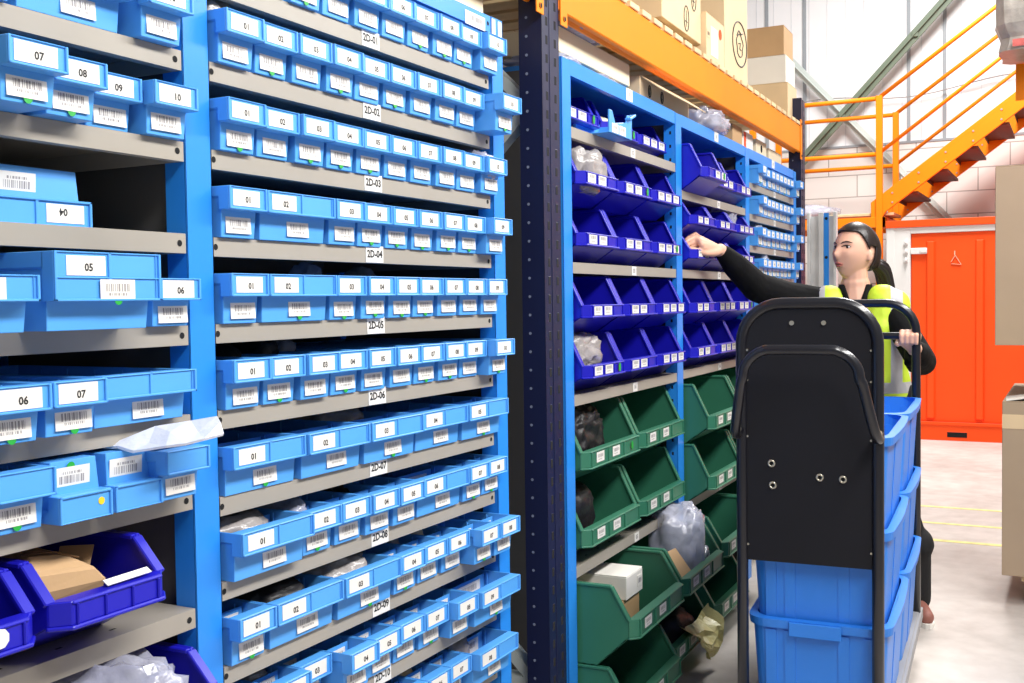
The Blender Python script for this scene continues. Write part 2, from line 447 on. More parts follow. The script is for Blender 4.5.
pcl=empty('cardboard_parcel',(1.062,1.283,z+.0075),-.12); tag(pcl,'folded brown cardboard parcel inside the dark blue bin','parcel')
b=MB(); b.loft([[(-.052,.0,.052),(.06,.005,.052),(.058,.2,.002),(-.05,.2,.002)],[(-.056,-.008,.07),(.062,-.004,.068),(.06,.2,.06),(-.05,.2,.07)],[(-.05,-.004,.092),(.045,.0,.085),(.042,.19,.092),(-.05,.19,.098)],[(-.045,.02,.108),(.02,.03,.10),(.02,.18,.102),(-.045,.18,.108)]],0); b.xform(Matrix.Diagonal((1.05,1,1.28,1))); b.build('body',CB,pcl,bevel=.004)
b=MB(); b.bar((.050,.06,.10),(.072,.08,.125),.05,.002,0,(0,0,1)); b.build('flap',CB,pcl)
b=MB(); b.tube([(-.05,.03,.1405),(0,.028,.136),(.035,.02,.122)],.0012,5); b.build('crease',mat('brown_crease',(120,88,56),.9),pcl)
z=S1[7]+.0165
hopper('big',1.185,1.195,z,'dark blue picking bin with a clear bag on the lowest visible left shelf','dark blue bins in the left bay',place=None,rz=0,labs=())
crumple('plastic_bag',PL,(.17,.2,.16),(1.15,1.29,z+.012),'crumpled clear plastic bag of parts in the lowest dark blue bin','bag',seed=2,amp=.3,cr=2.4)
crumple('foam_parcel',CL,(.08,.1,.1),(1.09,1.29,z+.02),'tan packet behind the clear bag at the bottom left','packet',seed=5,amp=.2)

# ---- things showing in the right-bay bins
def inbin(i,n,mt,sz,label,cat,dy=.12,dx=0,seed=0,lift=.012,name='plastic_bag',amp=.3):
    x,y,z,W=BINX[(i,n)]
    crumple(name,mt,sz,(x+dx,y+dy,z+lift),label,cat,'packets in the numbered bins',seed=seed,amp=amp)
T=lambda i,n,what: '%s in bin %02d on shelf 2D-%02d'%(what,n,i+1)
inbin(2,9,PL,(.085,.09,.10),T(2,9,'crumpled clear bag standing up'),'bag',dy=.10,seed=3)
inbin(2,10,PL,(.085,.12,.10),T(2,10,'stiff clear bag sticking out'),'bag',dy=.08,seed=1)
inbin(1,1,PD,(.085,.12,.118),T(1,1,'dull grey plastic bag'),'bag',dy=.11,seed=6)
inbin(4,1,PD,(.08,.13,.115),T(4,1,'pinkish clear bag of parts'),'bag',dy=.2,seed=8)
inbin(3,6,PL,(.06,.07,.1),T(3,6,'white paper tip poking out'),'bag',dy=.16,seed=5)
inbin(4,4,PL,(.06,.08,.105),T(4,4,'clear bag poking up'),'bag',dy=.2,seed=9)
inbin(4,6,PD,(.07,.09,.1),T(4,6,'grey bag poking up'),'bag',dy=.2,seed=10)
inbin(5,4,PL,(.075,.08,.105),T(5,4,'crumpled bag with white tip'),'bag',dy=.2,seed=11)
inbin(5,2,PK,(.075,.15,.10),T(5,2,'black plastic bag'),'bag',dy=.2,seed=12)
inbin(5,3,PK,(.08,.15,.105),T(5,3,'black shiny bag'),'bag',dy=.2,seed=13)
inbin(6,3,PD,(.16,.2,.1),T(6,3,'brown-grey bag'),'bag',dy=.22,seed=14)
inbin(7,1,PD,(.16,.14,.085),T(7,1,'beige packet'),'packet',dy=.12,dx=-.01,seed=16,name='packet')
inbin(7,2,PL,(.08,.14,.09),T(7,2,'clear bag slumped'),'bag',dy=.12,seed=17)
inbin(7,4,PK,(.08,.2,.085),T(7,4,'dark packet'),'packet',dy=.2,seed=18,name='packet')
inbin(8,2,PK,(.16,.17,.088),T(8,2,'black boxy packet'),'packet',dy=.13,seed=20,name='packet',amp=.1)
inbin(8,3,PD,(.165,.17,.098),T(8,3,'shiny grey bag'),'bag',dy=.13,seed=22)
inbin(8,5,PL,(.06,.08,.085),T(8,5,'clear bag'),'bag',dy=.15,seed=23)
inbin(8,6,WC,(.05,.05,.085),T(8,6,'white card packet with red top'),'packet',dy=.13,seed=24,name='packet',amp=.1)
inbin(9,2,PD,(.08,.12,.085),T(9,2,'grey packet'),'packet',dy=.14,seed=25,name='packet')
inbin(9,6,WC,(.06,.06,.095),T(9,6,'folded white paper packet'),'packet',dy=.16,seed=27,name='packet',amp=.12)
inbin(9,7,CL,(.07,.07,.1),T(9,7,'beige packet'),'packet',dy=.16,seed=28,name='packet',amp=.12)
inbin(10,8,PD,(.09,.1,.095),T(10,8,'brown mesh bag'),'bag',dy=.13,dx=-.03,seed=30)
inbin(10,6,CL,(.07,.09,.09),T(10,6,'tan packet'),'packet',dy=.13,seed=31,name='packet')

# ---- marks on the head of the near rack and a carton on its top
b=MB(); b.box(-.048,-.0008,-.016,.048,0,.016,0); bars(b,-.036,.036,-.004,.009,-.001,1,random.Random(5)); b.build('rack_label',[WH,GK],rack,(2.282,RY+.0006,1.992))
for x in (2.372,2.404):
    b=MB(); b.box(-.009,-.0008,-.03,.009,0,.03); b.build('white_strip',WH,rack,(x,RY-.0003,1.985))
carton(.26,.3,.32,(2.32,1.35,2.021),'tall cream carton standing on top of the near rack',material=CR)

# ================================================================== RACK 2: the second shelving rack, three bays
D2=1.22
r2=empty('shelving_rack',(0,0,0),A2); tag(r2,'second blue shelving rack with dark blue and green picking bins beyond the navy upright','shelving rack')
UP2=[(2.838,2.903),(3.90,3.975),(4.962,5.035),(6.045,6.112)]
B2=[(2.905,3.898),(3.977,4.960),(5.037,6.043)]
for x0,x1 in UP2:
    b=MB(); upright(b,x0,x1,D2,2.01); b.build('upright',[PB,HO],r2,bevel=.001)
    b=MB(); upright(b,x0,x1,1.72,2.01,ydir=-1,slots=False); b.build('upright',[PB,HO],r2,bevel=.001)
    xm=(x0+x1)/2
    b=MB(); b.box(xm-.006,D2+.047,.04,xm+.006,1.674,1.99); b.build('side_panel',PG,r2)
b=MB(); b.box(2.85,1.722,.04,6.1,1.726,2.0); b.build('back_panel',PG,r2)
SH=[[1.805,1.413,1.024,.517],[1.712,1.413,1.028,.517],[1.84,1.695,1.547,1.400,1.255,1.11,.965,.82,.6,.4]]
for k,(x0,x1) in enumerate(B2):
    shelf(r2,x0-.003,x1+.003,1.990,D2+.001,.495,None,material=PB,thick=.045,hole=False)
    for j,z in enumerate(SH[k]):
        o=shelf(r2,x0,x1,z,D2+.001,.49,None,hole=False)
        b=MB(); b.box(-.022,-.0008,-.015,.022,0,.015); b.text('%02d'%(j+2),.02,Matrix.Translation((0,-.0012,0))@FACE,1)
        b.build('shelf_tag',[WH,GK],o,((x0+x1)/2+.03,D2+.0007,z))
    o=None
    b=MB(); b.box(-.03,-.0008,-.02,.03,0,.02); b.text('01',.02,Matrix.Translation((0,-.0012,0))@FACE,1); b.build('shelf_tag',[WH,GK],r2,((x0+x1)/2+.0,D2+.0005,1.992))
_spec2=(.305,.129,.46,.046,.076,.08,.055)
pos3=['left','middle','right']
rowname={'T':'top row','A':'second row','B':'third row','C':'fourth row','D':'fifth row'}
zz1={'T':1.8215,'A':1.609,'B':1.4295,'C':1.218,'D':1.0405}
GB='dark blue picking bins in the second rack'
sd=0
for row,z in zz1.items():
    for i in range(3):
        sd+=1; x=3.068+.325*i; d=1.19 if row in 'AB' else 1.175
        if row=='T':
            if i==1: continue
            x,d=((3.063,1.25),None,(3.74,1.25))[i]
        hopper('low' if row=='T' else 'blue',x,d,z,'%s dark blue picking bin, %s, left bay of second rack'%(pos3[i],rowname[row]),GB,labs=((0,1) if sd%3 else (0,1,2)),dot=(2 if sd%4==1 else None),seed=sd)
hopper('low',3.43,1.25,1.8215,'dark blue picking bin behind the broken light blue tray on the top shelf',GB,labs=(1,),dot=2,seed=50)
def bay2(kind,row,z,d,x0,step,seed):
    for i in range(3):
        dd=d[i] if isinstance(d,tuple) else d
        o=hopper(kind,x0+step*i,dd,z,'%s dark blue picking bin, %s, middle bay of second rack'%(pos3[i],rowname[row]),GB,labs=((0,1),(0,1),(0,1,2))[(i+seed)%3] if row!='T' else (1,2),dot=2 if (i+seed)%3==0 else None,seed=seed+i)
hopper_mesh_spec=None
for row,z,d in (('T',1.7285,(1.125,1.18,1.185)),('C',1.216,1.175),('D',1.0445,1.172)): bay2('blue',row,z,d,4.138,.322,{'T':60,'C':64,'D':67}[row])
_hop['blue2']=hopper_mesh(*_spec2,DB)
for row,z in (('A',1.5600),('B',1.4295)):
    for i in range(3):
        o=link('picking_bin',_hop['blue2'],None,F2(4.138+.322*i,1.172,z),(0,0,A2))
        tag(o,'%s dark blue picking bin, %s, middle bay of second rack'%(pos3[i],rowname[row]),'picking bin',GB)
        for q in ((0,1),(0,1),(0,1,2))[i]:
            link('label',small_label((i*3+q)%8,.056,.026),o,(-.1525+.03+.0817*(q+.5),-.0008,.0615))
# green bins
GG='green picking bins in the second rack'
def gb(x,d,z,label,seed,labs=(0,1),dot=None,tilt=0): return hopper('green',x,d,z,label,GG,labs=labs,dot=dot,seed=seed,tilt=tilt)
def dp(kind,x,d,z,label,seed): return hopper(kind,x,d,z,label,GG,seed=seed)
gb(3.15,1.185,.764,'green picking bin holding a dark bag, upper left of the left bay',1,dot=2)
gb(3.645,1.185,.764,'empty green picking bin, upper right of the left bay',2)
gb(3.15,1.185,.534,'green picking bin with a black bag, second green row left',3)
gb(3.645,1.185,.534,'empty green picking bin, second green row right in the left bay',4)
dp('deep',3.152,1.04,.2445,'green picking bin holding a white carton, pulled forward on the third green row',5)
dp('deep',3.648,1.04,.2445,'green picking bin holding a clear parcel bag and a brown card',6)
dp('deep',3.152,1.05,.001,'green picking bin on the floor under the white carton bin',7)
dp('deep',3.65,1.09,.001,'green picking bin on the floor with a yellow bag hanging over its lip',8)
gb(4.225,1.108,.764,'green picking bin beside the middle upright just under the dark blue rows',9)
gb(4.72,1.108,.764,'green picking bin behind the trolley handle, first green row',10)
gb(4.225,1.108,.534,'empty green picking bin of the middle bay, second green row',11)
gb(4.72,1.108,.534,'green picking bin behind the trolley frame, second green row',12)
dp('deep',4.225,1.06,.2445,'green picking bin with white tape on its rim in the middle bay',13)
dp('deep',4.225,1.09,.001,'green picking bin on the floor in the middle bay',14)
dp('deep',4.72,1.07,.2445,'green picking bin seen between trolley post and tote, third green row',15)
# contents
crumple('plastic_bag',PK,(.34,.16,.18),F2(3.10,1.33,.81),'dark crinkled plastic bag in the upper left green bin','bag',seed=40,amp=.1,rz=A2,sub=5,cr=1.8)
crumple('plastic_bag',PK,(.22,.18,.18),F2(3.06,1.34,.575),'black bag with a white stripe in the second green bin','bag',seed=42,amp=.25)
c=carton(.15,.26,.075,F2(3.21,1.15,.383),'white product carton lying in the pulled-out green bin',rz=A2,material=WC,tape=False)
printed(c,.045,.037,.045,.035,[WC,GK],name='printed_label')
carton(.2,.25,.13,F2(3.18,1.16,.252),'brown carton under the white carton in the green bin',rz=A2,material=CB)
crumple('plastic_bag',PL,(.21,.19,.27),F2(3.735,1.175,.305),'tall clear plastic bag standing in the green bin','bag',seed=44,amp=.16,rz=.3,cr=2.6)
crumple('plastic_bag',PL,(.13,.10,.10),F2(3.77,1.125,.325),'small clear bag in front of the tall clear bag','bag',seed=45,amp=.25,cr=2.6)
b=MB(); b.bar((-.05,0,.0),(.05,-.01,0),.11,.003,0,(0,-.6,.8)); o=b.build('card_piece',CB,None,F2(3.50,1.10,.42),(.25,.0,A2)); tag(o,'piece of brown card leaning on the rim of the green bin','card')
crumple('plastic_bag',PK,(.30,.22,.13),F2(3.70,1.24,.07),'black bags piled in the floor-level green bin','bag',seed=46,amp=.2)
b=MB(); nu,nv=9,7; from mathutils import noise as _nz
top=[]
for iu in range(nu):
    for iv in range(nv):
        a=iu/(nu-1)*2-1; t=iv/(nv-1)
        x=.17*a*(1-.25*t)+.015*math.sin(5*a); drop=.11*t*(1-.55*abs(a)**1.5)+.012*_nz.noise(Vector((a*3,t*3,.3)))
        top.append((x,.04-.075*min(1,t*2.2)+.03*_nz.noise(Vector((a*2.5,t*4,2))),.085+.035*abs(a)**2*(1-t)-drop))
n0=len(top); vs=top+[(x,y+.002,z-.001) for x,y,z in top]; fs=[]
for iu in range(nu-1):
    for iv in range(nv-1):
        q=[iu*nv+iv,iu*nv+iv+1,(iu+1)*nv+iv+1,(iu+1)*nv+iv]; fs.append(q); fs.append([k+n0 for k in q[::-1]])
b.add(vs,fs); o=b.build('yellow_bag',mat('pale_yellow_film',(236,224,150),.4,var=.08,bump=.3),None,F2(3.70,1.068,.075),(0,0,A2)); tag(o,'pale yellow bag drooping over the lip of the floor-level green bin','bag')
tb=[o for o in bpy.data.objects if o.get('label','').startswith('green picking bin with white tape')][0]
b=MB(); b.box(-.243,.11,.2425,-.205,.24,.2455); b.box(-.2455,.12,.205,-.2435,.22,.2450); b.build('tape',WC,tb)
def r2bag(x,d,z,s,label,m=PL,seed=0): return crumple('plastic_bag',m,s,F2(x,d,z),label,'bag',seed=seed,amp=.25,cr=2.2)
r2bag(3.06,1.27,1.64,(.2,.15,.14),'pinkish clear bag in the second-row left dark blue bin',PD,60)
r2bag(3.04,1.30,1.09,(.22,.17,.13),'grey plastic bag in the fifth-row left dark blue bin',PD,61)
r2bag(4.78,1.28,1.605,(.14,.11,.12),'clear bag in the second-row right bin of the middle bay',PL,62)
crumple('packet',WC,(.09,.1,.12),F2(4.07,1.25,1.765),'white packet in the pulled-out dark blue bin at the middle upright','packet',seed=63,amp=.12)
crumple('paper_packet',CR,(.16,.1,.09),F2(3.38,1.33,1.835),'cream paper packets piled in the dark blue bin behind the broken tray','packet',seed=64,amp=.12)
# broken light blue tray on the top shelf
b=MB(); b.box(-.1,.0,0,.1,.12,.004); b.box(-.1,.11,0,.1,.12,.06); b.box(.094,0,0,.1,.12,.05)
b.prism([(-.1,.0),(.1,0),(.1,.075),(.062,.075),(.05,.05),(-.05,.035),(-.075,.07),(-.1,.07)],'y',0,.006)
b.bar((.05,-.004,.06),(.1,-.004,.078),.02,.008)
tr=b.build('tray',LB,None,F2(3.17,1.165,1.8215),(0,0,A2),bevel=.0015); tag(tr,'broken light blue tray with two white labels on the top shelf','tray')
for dx in (-.055,.01): link('label',small_label(3,.055,.028),tr,(dx,-.0006,.018))
# far bay: light blue bins
P3=.0915
names=['first','second','third','fourth','fifth','sixth','seventh','eighth','ninth','tenth']
rows=[0,1,2,3,4]; rlab=['top row','second row','third row','fourth row','fifth row']
for j in range(5):
    for i in range(10):
        u=(1.200,1.187)[i%2] if 0 else 1.187
        d=1.187+rnd.uniform(-.003,.003)-(.02 if i==0 else 0)-(.03 if (i==9) else 0)
        x=5.085+P3*(i+.5)
        shelf_bin(x,d,SH[2][j]+.0165,P3-.0008,'%02d'%(i+1),'small light blue bin, %s from left, %s of far bay'%(names[i],rlab[j]),'light blue bins in the far bay',rz=A2,place=F2)
r2bag(5.28,1.27,SH[2][2]+.02,(.08,.1,.115),'clear bag poking from a third-row bin of the far bay',PL,70)
r2bag(5.42,1.27,SH[2][3]+.02,(.085,.1,.125),'clear bag poking from a fourth-row bin of the far bay',PL,71)
# ================================================================== the hall
def concrete_mat():
    m=bpy.data.materials.new('concrete_floor'); m.use_nodes=True; nt=m.node_tree; b=nt.nodes['Principled BSDF']
    tc=nt.nodes.new('ShaderNodeTexCoord')
    a=nt.nodes.new('ShaderNodeTexNoise'); a.inputs['Scale'].default_value=1.3; a.inputs['Detail'].default_value=8; a.inputs['Roughness'].default_value=.62
    c=nt.nodes.new('ShaderNodeTexNoise'); c.inputs['Scale'].default_value=9; c.inputs['Detail'].default_value=6
    nt.links.new(tc.outputs['Object'],a.inputs['Vector']); nt.links.new(tc.outputs['Object'],c.inputs['Vector'])
    r=nt.nodes.new('ShaderNodeValToRGB'); e=r.color_ramp.elements
    e[0].position=.3; e[0].color=(.36,.32,.29,1); e[1].position=.7; e[1].color=(.66,.61,.57,1)
    x=nt.nodes.new('ShaderNodeMix'); x.data_type='FLOAT'; x.inputs[0].default_value=.35
    nt.links.new(a.outputs['Fac'],x.inputs[2]); nt.links.new(c.outputs['Fac'],x.inputs[3]); nt.links.new(x.outputs[0],r.inputs['Fac'])
    nt.links.new(r.outputs['Color'],b.inputs['Base Color']); b.inputs['Roughness'].default_value=.55
    return m
def block_mat():
    m=bpy.data.materials.new('white_blockwork'); m.use_nodes=True; nt=m.node_tree; b=nt.nodes['Principled BSDF']
    tc=nt.nodes.new('ShaderNodeTexCoord'); sp=nt.nodes.new('ShaderNodeSeparateXYZ'); cb=nt.nodes.new('ShaderNodeCombineXYZ')
    nt.links.new(tc.outputs['Object'],sp.inputs[0]); nt.links.new(sp.outputs['Y'],cb.inputs['X']); nt.links.new(sp.outputs['Z'],cb.inputs['Y'])
    br=nt.nodes.new('ShaderNodeTexBrick'); br.inputs['Scale'].default_value=1; br.inputs['Brick Width'].default_value=.62; br.inputs['Row Height'].default_value=.242
    br.inputs['Mortar Size'].default_value=.006; br.inputs['Color1'].default_value=(.80,.78,.75,1); br.inputs['Color2'].default_value=(.76,.74,.71,1); br.inputs['Mortar'].default_value=(.38,.36,.34,1)
    nt.links.new(cb.outputs[0],br.inputs['Vector']); nt.links.new(br.outputs['Color'],b.inputs['Base Color']); b.inputs['Roughness'].default_value=.7
    return m
YLINE=mat('yellow_floor_paint',(232,218,140),.6,var=.2,scale=20)
b=MB(); b.box(-4,-4,-.1,12.6,4.4,0); struct(b.build('floor',concrete_mat()),'pale concrete warehouse floor')
b=MB(); b.box(12.5,-4,0,12.7,4.4,2.985); struct(b.build('wall_back',block_mat()),'white painted blockwork wall at the far end')
b=MB(); b.box(12.54,-4,2.985,12.7,4.4,7.5,0)
for y in (4.1,3.18,2.75,1.63,1.265,.3,-.6): b.box(12.522,y-.018,2.99,12.545,y+.018,7.5,1)
for k in range(40): y=4.3-.2*k; b.box(12.534,y-.003,2.99,12.542,y+.003,7.5,2)
b.box(12.49,-4,2.97,12.55,4.2,2.995,1)
struct(b.build('wall_cladding',[mat('white_cladding',(236,236,238),.5,var=.015),mat('cladding_seam',(150,156,162),.5),mat('cladding_rib',(214,216,220),.5)]),'white metal cladding above the blockwork')
b=MB(); b.box(-4,4.2,0,12.6,4.4,7.5); struct(b.build('wall_left',mat('pale_grey_wall',(200,198,194),.8)),'grey side wall behind the racks')
for k,(x,w) in enumerate(((7.13,.04),(6.62,.04),(6.155,.05))):
    b=MB(); b.box(x-w/2,-3.5,.0004,x+w/2,1.15,.0014); o=b.build('floor_line',YLINE); struct(o,'yellow line painted on the floor')
# steel cross bracing on the far wall
for nm,p,q,m,s,lab in (('wall_brace',(12.3,3.05,2.50),(12.3,.75,4.91),BR,.11,'dark green-grey diagonal brace rising to the right on the far wall'),('wall_brace',(12.42,2.95,4.05),(12.42,1.0,1.86),BL,.10,'pale green diagonal brace falling to the right on the far wall')):
    b=MB(); d=Vector(q)-Vector(p); b.bar(p,q,s,.02,0,(1,0,0)); b.bar(Vector(p)+Vector((-.03,0,0)),Vector(q)+Vector((-.03,0,0)),.012,.05,0,(1,0,0))
    for t in (.33,.66): 
        c=Vector(p)+d*t; b.box(c.x-.04,c.y-.03,c.z-.03,c.x-.02,c.y+.03,c.z+.03)
    tag(b.build(nm,m,bevel=.003),lab,'brace')
b=MB()
for k in range(21):
    pass
b.tube([(12.46,3.1-.16*k,3.46+.05*math.sin(k*.5)+.006*k) for k in range(22)],.006,6); tag(b.build('wall_cable',GK),'thin grey cable sagging along the far wall cladding','cable')

# ------------------------------------------------------------------ orange storage container
CX=10.434
con=empty('storage_container',(CX,.6,0)); tag(con,'orange steel storage container with white door frame at the aisle end','container')
b=MB(); b.box(.06,-.75,.165,1.75,.95,1.94); b.build('body',CO,con,bevel=.004)
b=MB(); b.box(-.02,-.76,1.935,.12,.956,2.0); b.box(.12,-.76,1.95,1.76,.956,2.0); b.build('top_rail',CO,con,bevel=.003)
b=MB(); b.box(-.01,-.76,0,.1,.956,.165)
for y in (.26,-.35): b.box(-.0125,y,.03,-.009,y+.17,.08,1)
b.box(-.02,-.76,.14,.0,.956,.168,0); b.build('bottom_rail',[CO,HO],con,bevel=.003)
b=MB(); b.box(0,.742,.168,.1,.956,1.936); b.box(-.006,.88,.168,.0,.95,1.936); b.box(0,-.75,1.878,.1,.742,1.936); b.build('door_frame',FW,con,bevel=.003)
b=MB(); b.box(.02,-.75,.168,.07,.738,1.876)
def groove(y): b.prism([(.02,y-.055),(.0,y-.03),(.0,y+.03),(.02,y+.055)],'z',.26,1.80)
door=b.build('door',CO,con,bevel=.002)
for y in (.57,.16,-.25,-.62):
    b=MB(); b.prism([(.022,y-.042),(-.012,y-.026),(-.012,y+.026),(.022,y+.042)],'z',.20,1.80); b.build('pressed_rib',CO,door,bevel=.004)
b=MB(); b.box(-.01,.60,1.69,.02,.742,1.745); b.box(-.02,.60,1.70,-.01,.66,1.735); b.build('latch',FW,con,bevel=.004)
for z in (1.62,1.70,1.78): b=MB(); b.box(-.02,.765,z,.0,.80,z+.03); b.tube([(-.022,.78,z-.01),(-.022,.78,z+.04)],.009,8); b.build('hinge',FW,con)
b=MB()
for p,q in (((.0,.40,1.61),(.0,.365,1.67)),((.0,.365,1.67),(.0,.315,1.585)),((.0,.315,1.585),(.0,.40,1.595))): b.bar(p,q,.004,.012,0,(1,0,0))
b.box(-.003,.365,1.67,.002,.373,1.71); b.build('emblem',mat('pale_emblem',(255,190,160),.5),door,(.016,0,0))

# ------------------------------------------------------------------ orange landing and stair
st=empty('staircase',(11,1.65,2.08)); tag(st,'orange steel staircase with handrails climbing right above the container','staircase')
def L(y,z,x=0): return (x,y-1.65,z-2.08)
XS=(0,1.08); m=-.739
for x in XS:
    b=MB(); p=[L(1.78,2.224),L(1.78,2.03),L(1.70,2.03),L(1.64,2.131),L(-.5,3.713),L(-.5,3.908)]
    b.prism([(q[1],q[2]) for q in p],'x',x-.01,x+.03,0)
    for k in range(8):
        for dz in (.09,.22):
            y=1.58-.24*k; c=L(y,2.356+(1.60-y)*.739-dz*.7+.0); b.disc((x-.012,c[1],c[2]),'x',.012,.006,1)
    b.build('stringer',[OR,GK],st,bevel=.003)
TRD=mat('shade_toned_tread_steel',(96,52,30),.6)  # shade under the treads put into their colour, dark brown all over
for k in range(9):
    y=1.60-.265*k; z=2.345+.1958*k-.03
    b=MB(); b.box(.03,y-.25-1.65,z-.025-2.08,1.07,y-1.65,z-2.08); b.box(.03,y-1.66,z-.06-2.08,1.07,y-1.65,z-2.08); b.build('tread',TRD,st,bevel=.002)
def rail(pts,r=.02,name='handrail'): b=MB(); b.tube(pts,r,8); b.build(name,OR,st)
for x in XS:
    rail([L(1.70,3.235,x),L(1.70-1.5,3.235+1.06,x)]); rail([L(1.70,2.70,x),L(-.1,2.70+1.8*.739,x)],.018)
    for zz in (3.225,2.69): rail([L(1.70,zz,x),L(3.0,zz,x)],.022,'landing_rail')
    b=MB(); b.box(x-.03,L(1.73,0)[1],L(0,.0 if x==0 else 2.0)[2],x+.03,L(1.67,0)[1],L(0,3.25)[2]); b.build('post',OR,st,bevel=.003)
    b=MB(); b.box(x-.03,L(3.0,0)[1]-.03,-.05,x+.03,L(3.0,0)[1]-.09,L(0,3.25)[2]); b.build('post',OR,st,bevel=.003)
b=MB(); b.box(-.02,L(1.64,0)[1],-.10,.04,1.33,0); b.box(1.04,-.01,-.10,1.10,1.33,0); b.box(-.02,-.01,-.1,1.1,.05,0)
for k in range(7): b.box(.04,.1+k*.19,-.06,1.04,.16+k*.19,-.01)
b.build('landing_frame',OR,st,bevel=.003)
b=MB(); b.box(0,.0,0,1.08,1.3,.012); b.build('landing_deck',mat('rust_red_deck',(150,60,30),.6),st)
b=MB(); b.box(0,0,0,.5,.62,.028); o=b.build('plank',WD,None,(11.02,1.57,2.095),bevel=.004); tag(o,'pale wooden board lying on the orange landing','board')
crumple('plastic_sheet',PL,(.5,.8,.16),(11.3,2.55,2.095),'crumpled white plastic sheet heaped on the orange landing','sheet',seed=81,amp=.3)

# ------------------------------------------------------------------ galvanised storage frame behind the far upright
fr=empty('steel_frame',(8,1.53,0)); tag(fr,'bright galvanised steel frame with a blue stripe beyond the far upright','steel frame')
b=MB(); b.box(0,.02,0,.004,.205,1.90)
for k in range(12): b.box(-.004,.13,.1+k*.155,.0,.186,.18+k*.155,0)
b.build('panel',ST,fr)
for y0,y1 in ((.0,.02),(.092,.125),(.188,.207)):
    b=MB(); b.box(-.03,y0,0,.03,y1,1.925); b.build('post',ST,fr,bevel=.002)
b=MB(); b.box(-.012,.056,0,-.004,.090,1.92,0)
for k in range(7): b.disc((-.0125,.073,.2+k*.28),'x',.011,.003,1)
b.build('blue_strip',[PB,HO],fr)
b=MB()
for k in range(9): b.box(-.004,.022,.12+k*.2,.0,.054,.22+k*.2)
b.build('slat',ST,fr)

# ================================================================== PALLET RACK (navy uprights, orange beams) over the shelving
pr=empty('pallet_rack',(0,0,0),A2); tag(pr,'tall pallet rack with navy slotted uprights and orange beams over the shelving','pallet rack')
DP=1.2
def pr_upright(x0,x1,d,z1,face=1):
    b=MB(); w=x1-x0; s=.068*face
    b.box(x0,d,0,x1,d+.003*face,z1) if face>0 else b.box(x0,d-.003,0,x1,d,z1)
    lo,hi=min(d,d+s),max(d,d+s)
    b.box(x0,lo,0,x0+.003,hi,z1); b.box(x1-.003,lo,0,x1,hi,z1)
    f=d-.0015 if face>0 else d+.0015
    b.box(x0+w*.42,min(f,d),0,x0+w*.58,max(f,d),z1)
    z=.06
    while z<z1-.05:
        for fx in (.27,.76):
            c=x0+w*fx; b.box(c-.007,d-.0006,z,c+.007,d+.0002,z+.024,1)
        b.disc((x0-.0004,lo+.045 if face>0 else lo+.025,z+.02),'x',.0045,.0008,2,8)
        z+=.05
    return b.build('upright',[NV,HO,mat('dull_bolt',(120,128,150),.4)],pr,bevel=.002)
for x0,x1,z1 in ((2.659,2.774,4.6),(6.15,6.265,2.42),(-.9,-.785,4.6)):
    pr_upright(x0,x1,DP,z1); pr_upright(x0,x1,2.12,z1,-1)
    b=MB(); b.box(x0-.02,DP-.02,0,x1+.02,DP+.09,.006); b.build('foot_plate',NV,pr)
    xm=(x0+x1)/2
    zs=[.25,1.05,1.85,2.38] if z1<3 else [.25,1.05,1.85,2.65,3.45,4.3]
    for k in range(len(zs)-1):
        b=MB(); a,c=(DP+.06,2.06) if k%2==0 else (2.06,DP+.06); b.bar((xm,a,zs[k]),(xm,c,zs[k+1]),.03,.045,0,(1,0,0)); b.build('brace',BL,pr)
    for k in (0,len(zs)-1): b=MB(); b.bar((xm,DP+.06,zs[k]),(xm,2.06,zs[k]),.03,.045,0,(1,0,0)); b.build('brace',BL,pr)
    if z1<3:
        b=MB(); b.box(x0-.004,DP-.004,z1-.16,x0+.02,DP+.07,z1+.004); b.build('top_cap',NV,pr)
def beam(x0,x1,d,sgn):
    b=MB()
    p=[(0,2.12),(0,2.265),(.028,2.265),(.028,2.24),(.05,2.24),(.05,2.12),(.035,2.12),(.035,2.128),(.02,2.128),(.02,2.12)]
    b.prism([(d+sgn*q[0],q[1]) for q in p],'x',x0,x1)
    o=b.build('beam',OR,pr,bevel=.004)
    for x in (x0,x1-.045):
        b=MB(); b.box(x,d-.004*sgn if sgn>0 else d,2.08,x+.045,d if sgn>0 else d+.004,2.30)
        for z in (2.10,2.275): b.disc((x+.022,d-.005*sgn,z),'y',.008,.004,1)
        b.build('beam_connector',[OR,HO],o,bevel=.001)
for x0,x1 in ((-.785,2.659),(2.774,6.15)):
    beam(x0,x1,DP-.004,1); beam(x0,x1,2.124,-1)
for k in range(27):
    x=2.86+k*.121
    b=MB(); b.box(x,DP-.008,2.2655,x+.088,2.10,2.285); b.build('deck_board',WD,pr,bevel=.002)
b=MB()
for k in range(27): x=-.7+k*.121; b.box(x,DP+.02,2.2655,x+.118,2.10,2.285)
b.build('deck_panel',WD,pr)

# cartons on the deck
def C2(w,d,h,x,dd,z,label,material=CL,**k): return carton(w,d,h,F2(x,dd,z),label,rz=A2+k.pop('tw',0),material=material,group='cartons on the pallet rack deck',**k)
def symbols(xs,zs,s=.05):
    def f(o,w,d,h):
        for x,z in zip(xs,zs):
            b=MB(); b.tube([(math.cos(t)*s*.45,-.0009,math.sin(t)*s*.7) for t in [2*math.pi*i/14 for i in range(14)]],.002,5,0,closed=True)
            b.box(-.002,-.0012,-s*.45,.002,0,s*.45); b.box(-s*.2,-.0012,-s*.2,s*.2,0,-s*.14); b.build('printed_mark',BK,o,(x-w/2,0,z))
    return f
def deckblock(x,d,label,h=.056):
    b=MB(); b.box(-.05,0,0,.05,.5,h); o=b.build('wood_block',WD,None,F2(x,d,2.2855),(0,0,A2),bevel=.003); tag(o,label,'block','wooden blocks under the cartons')
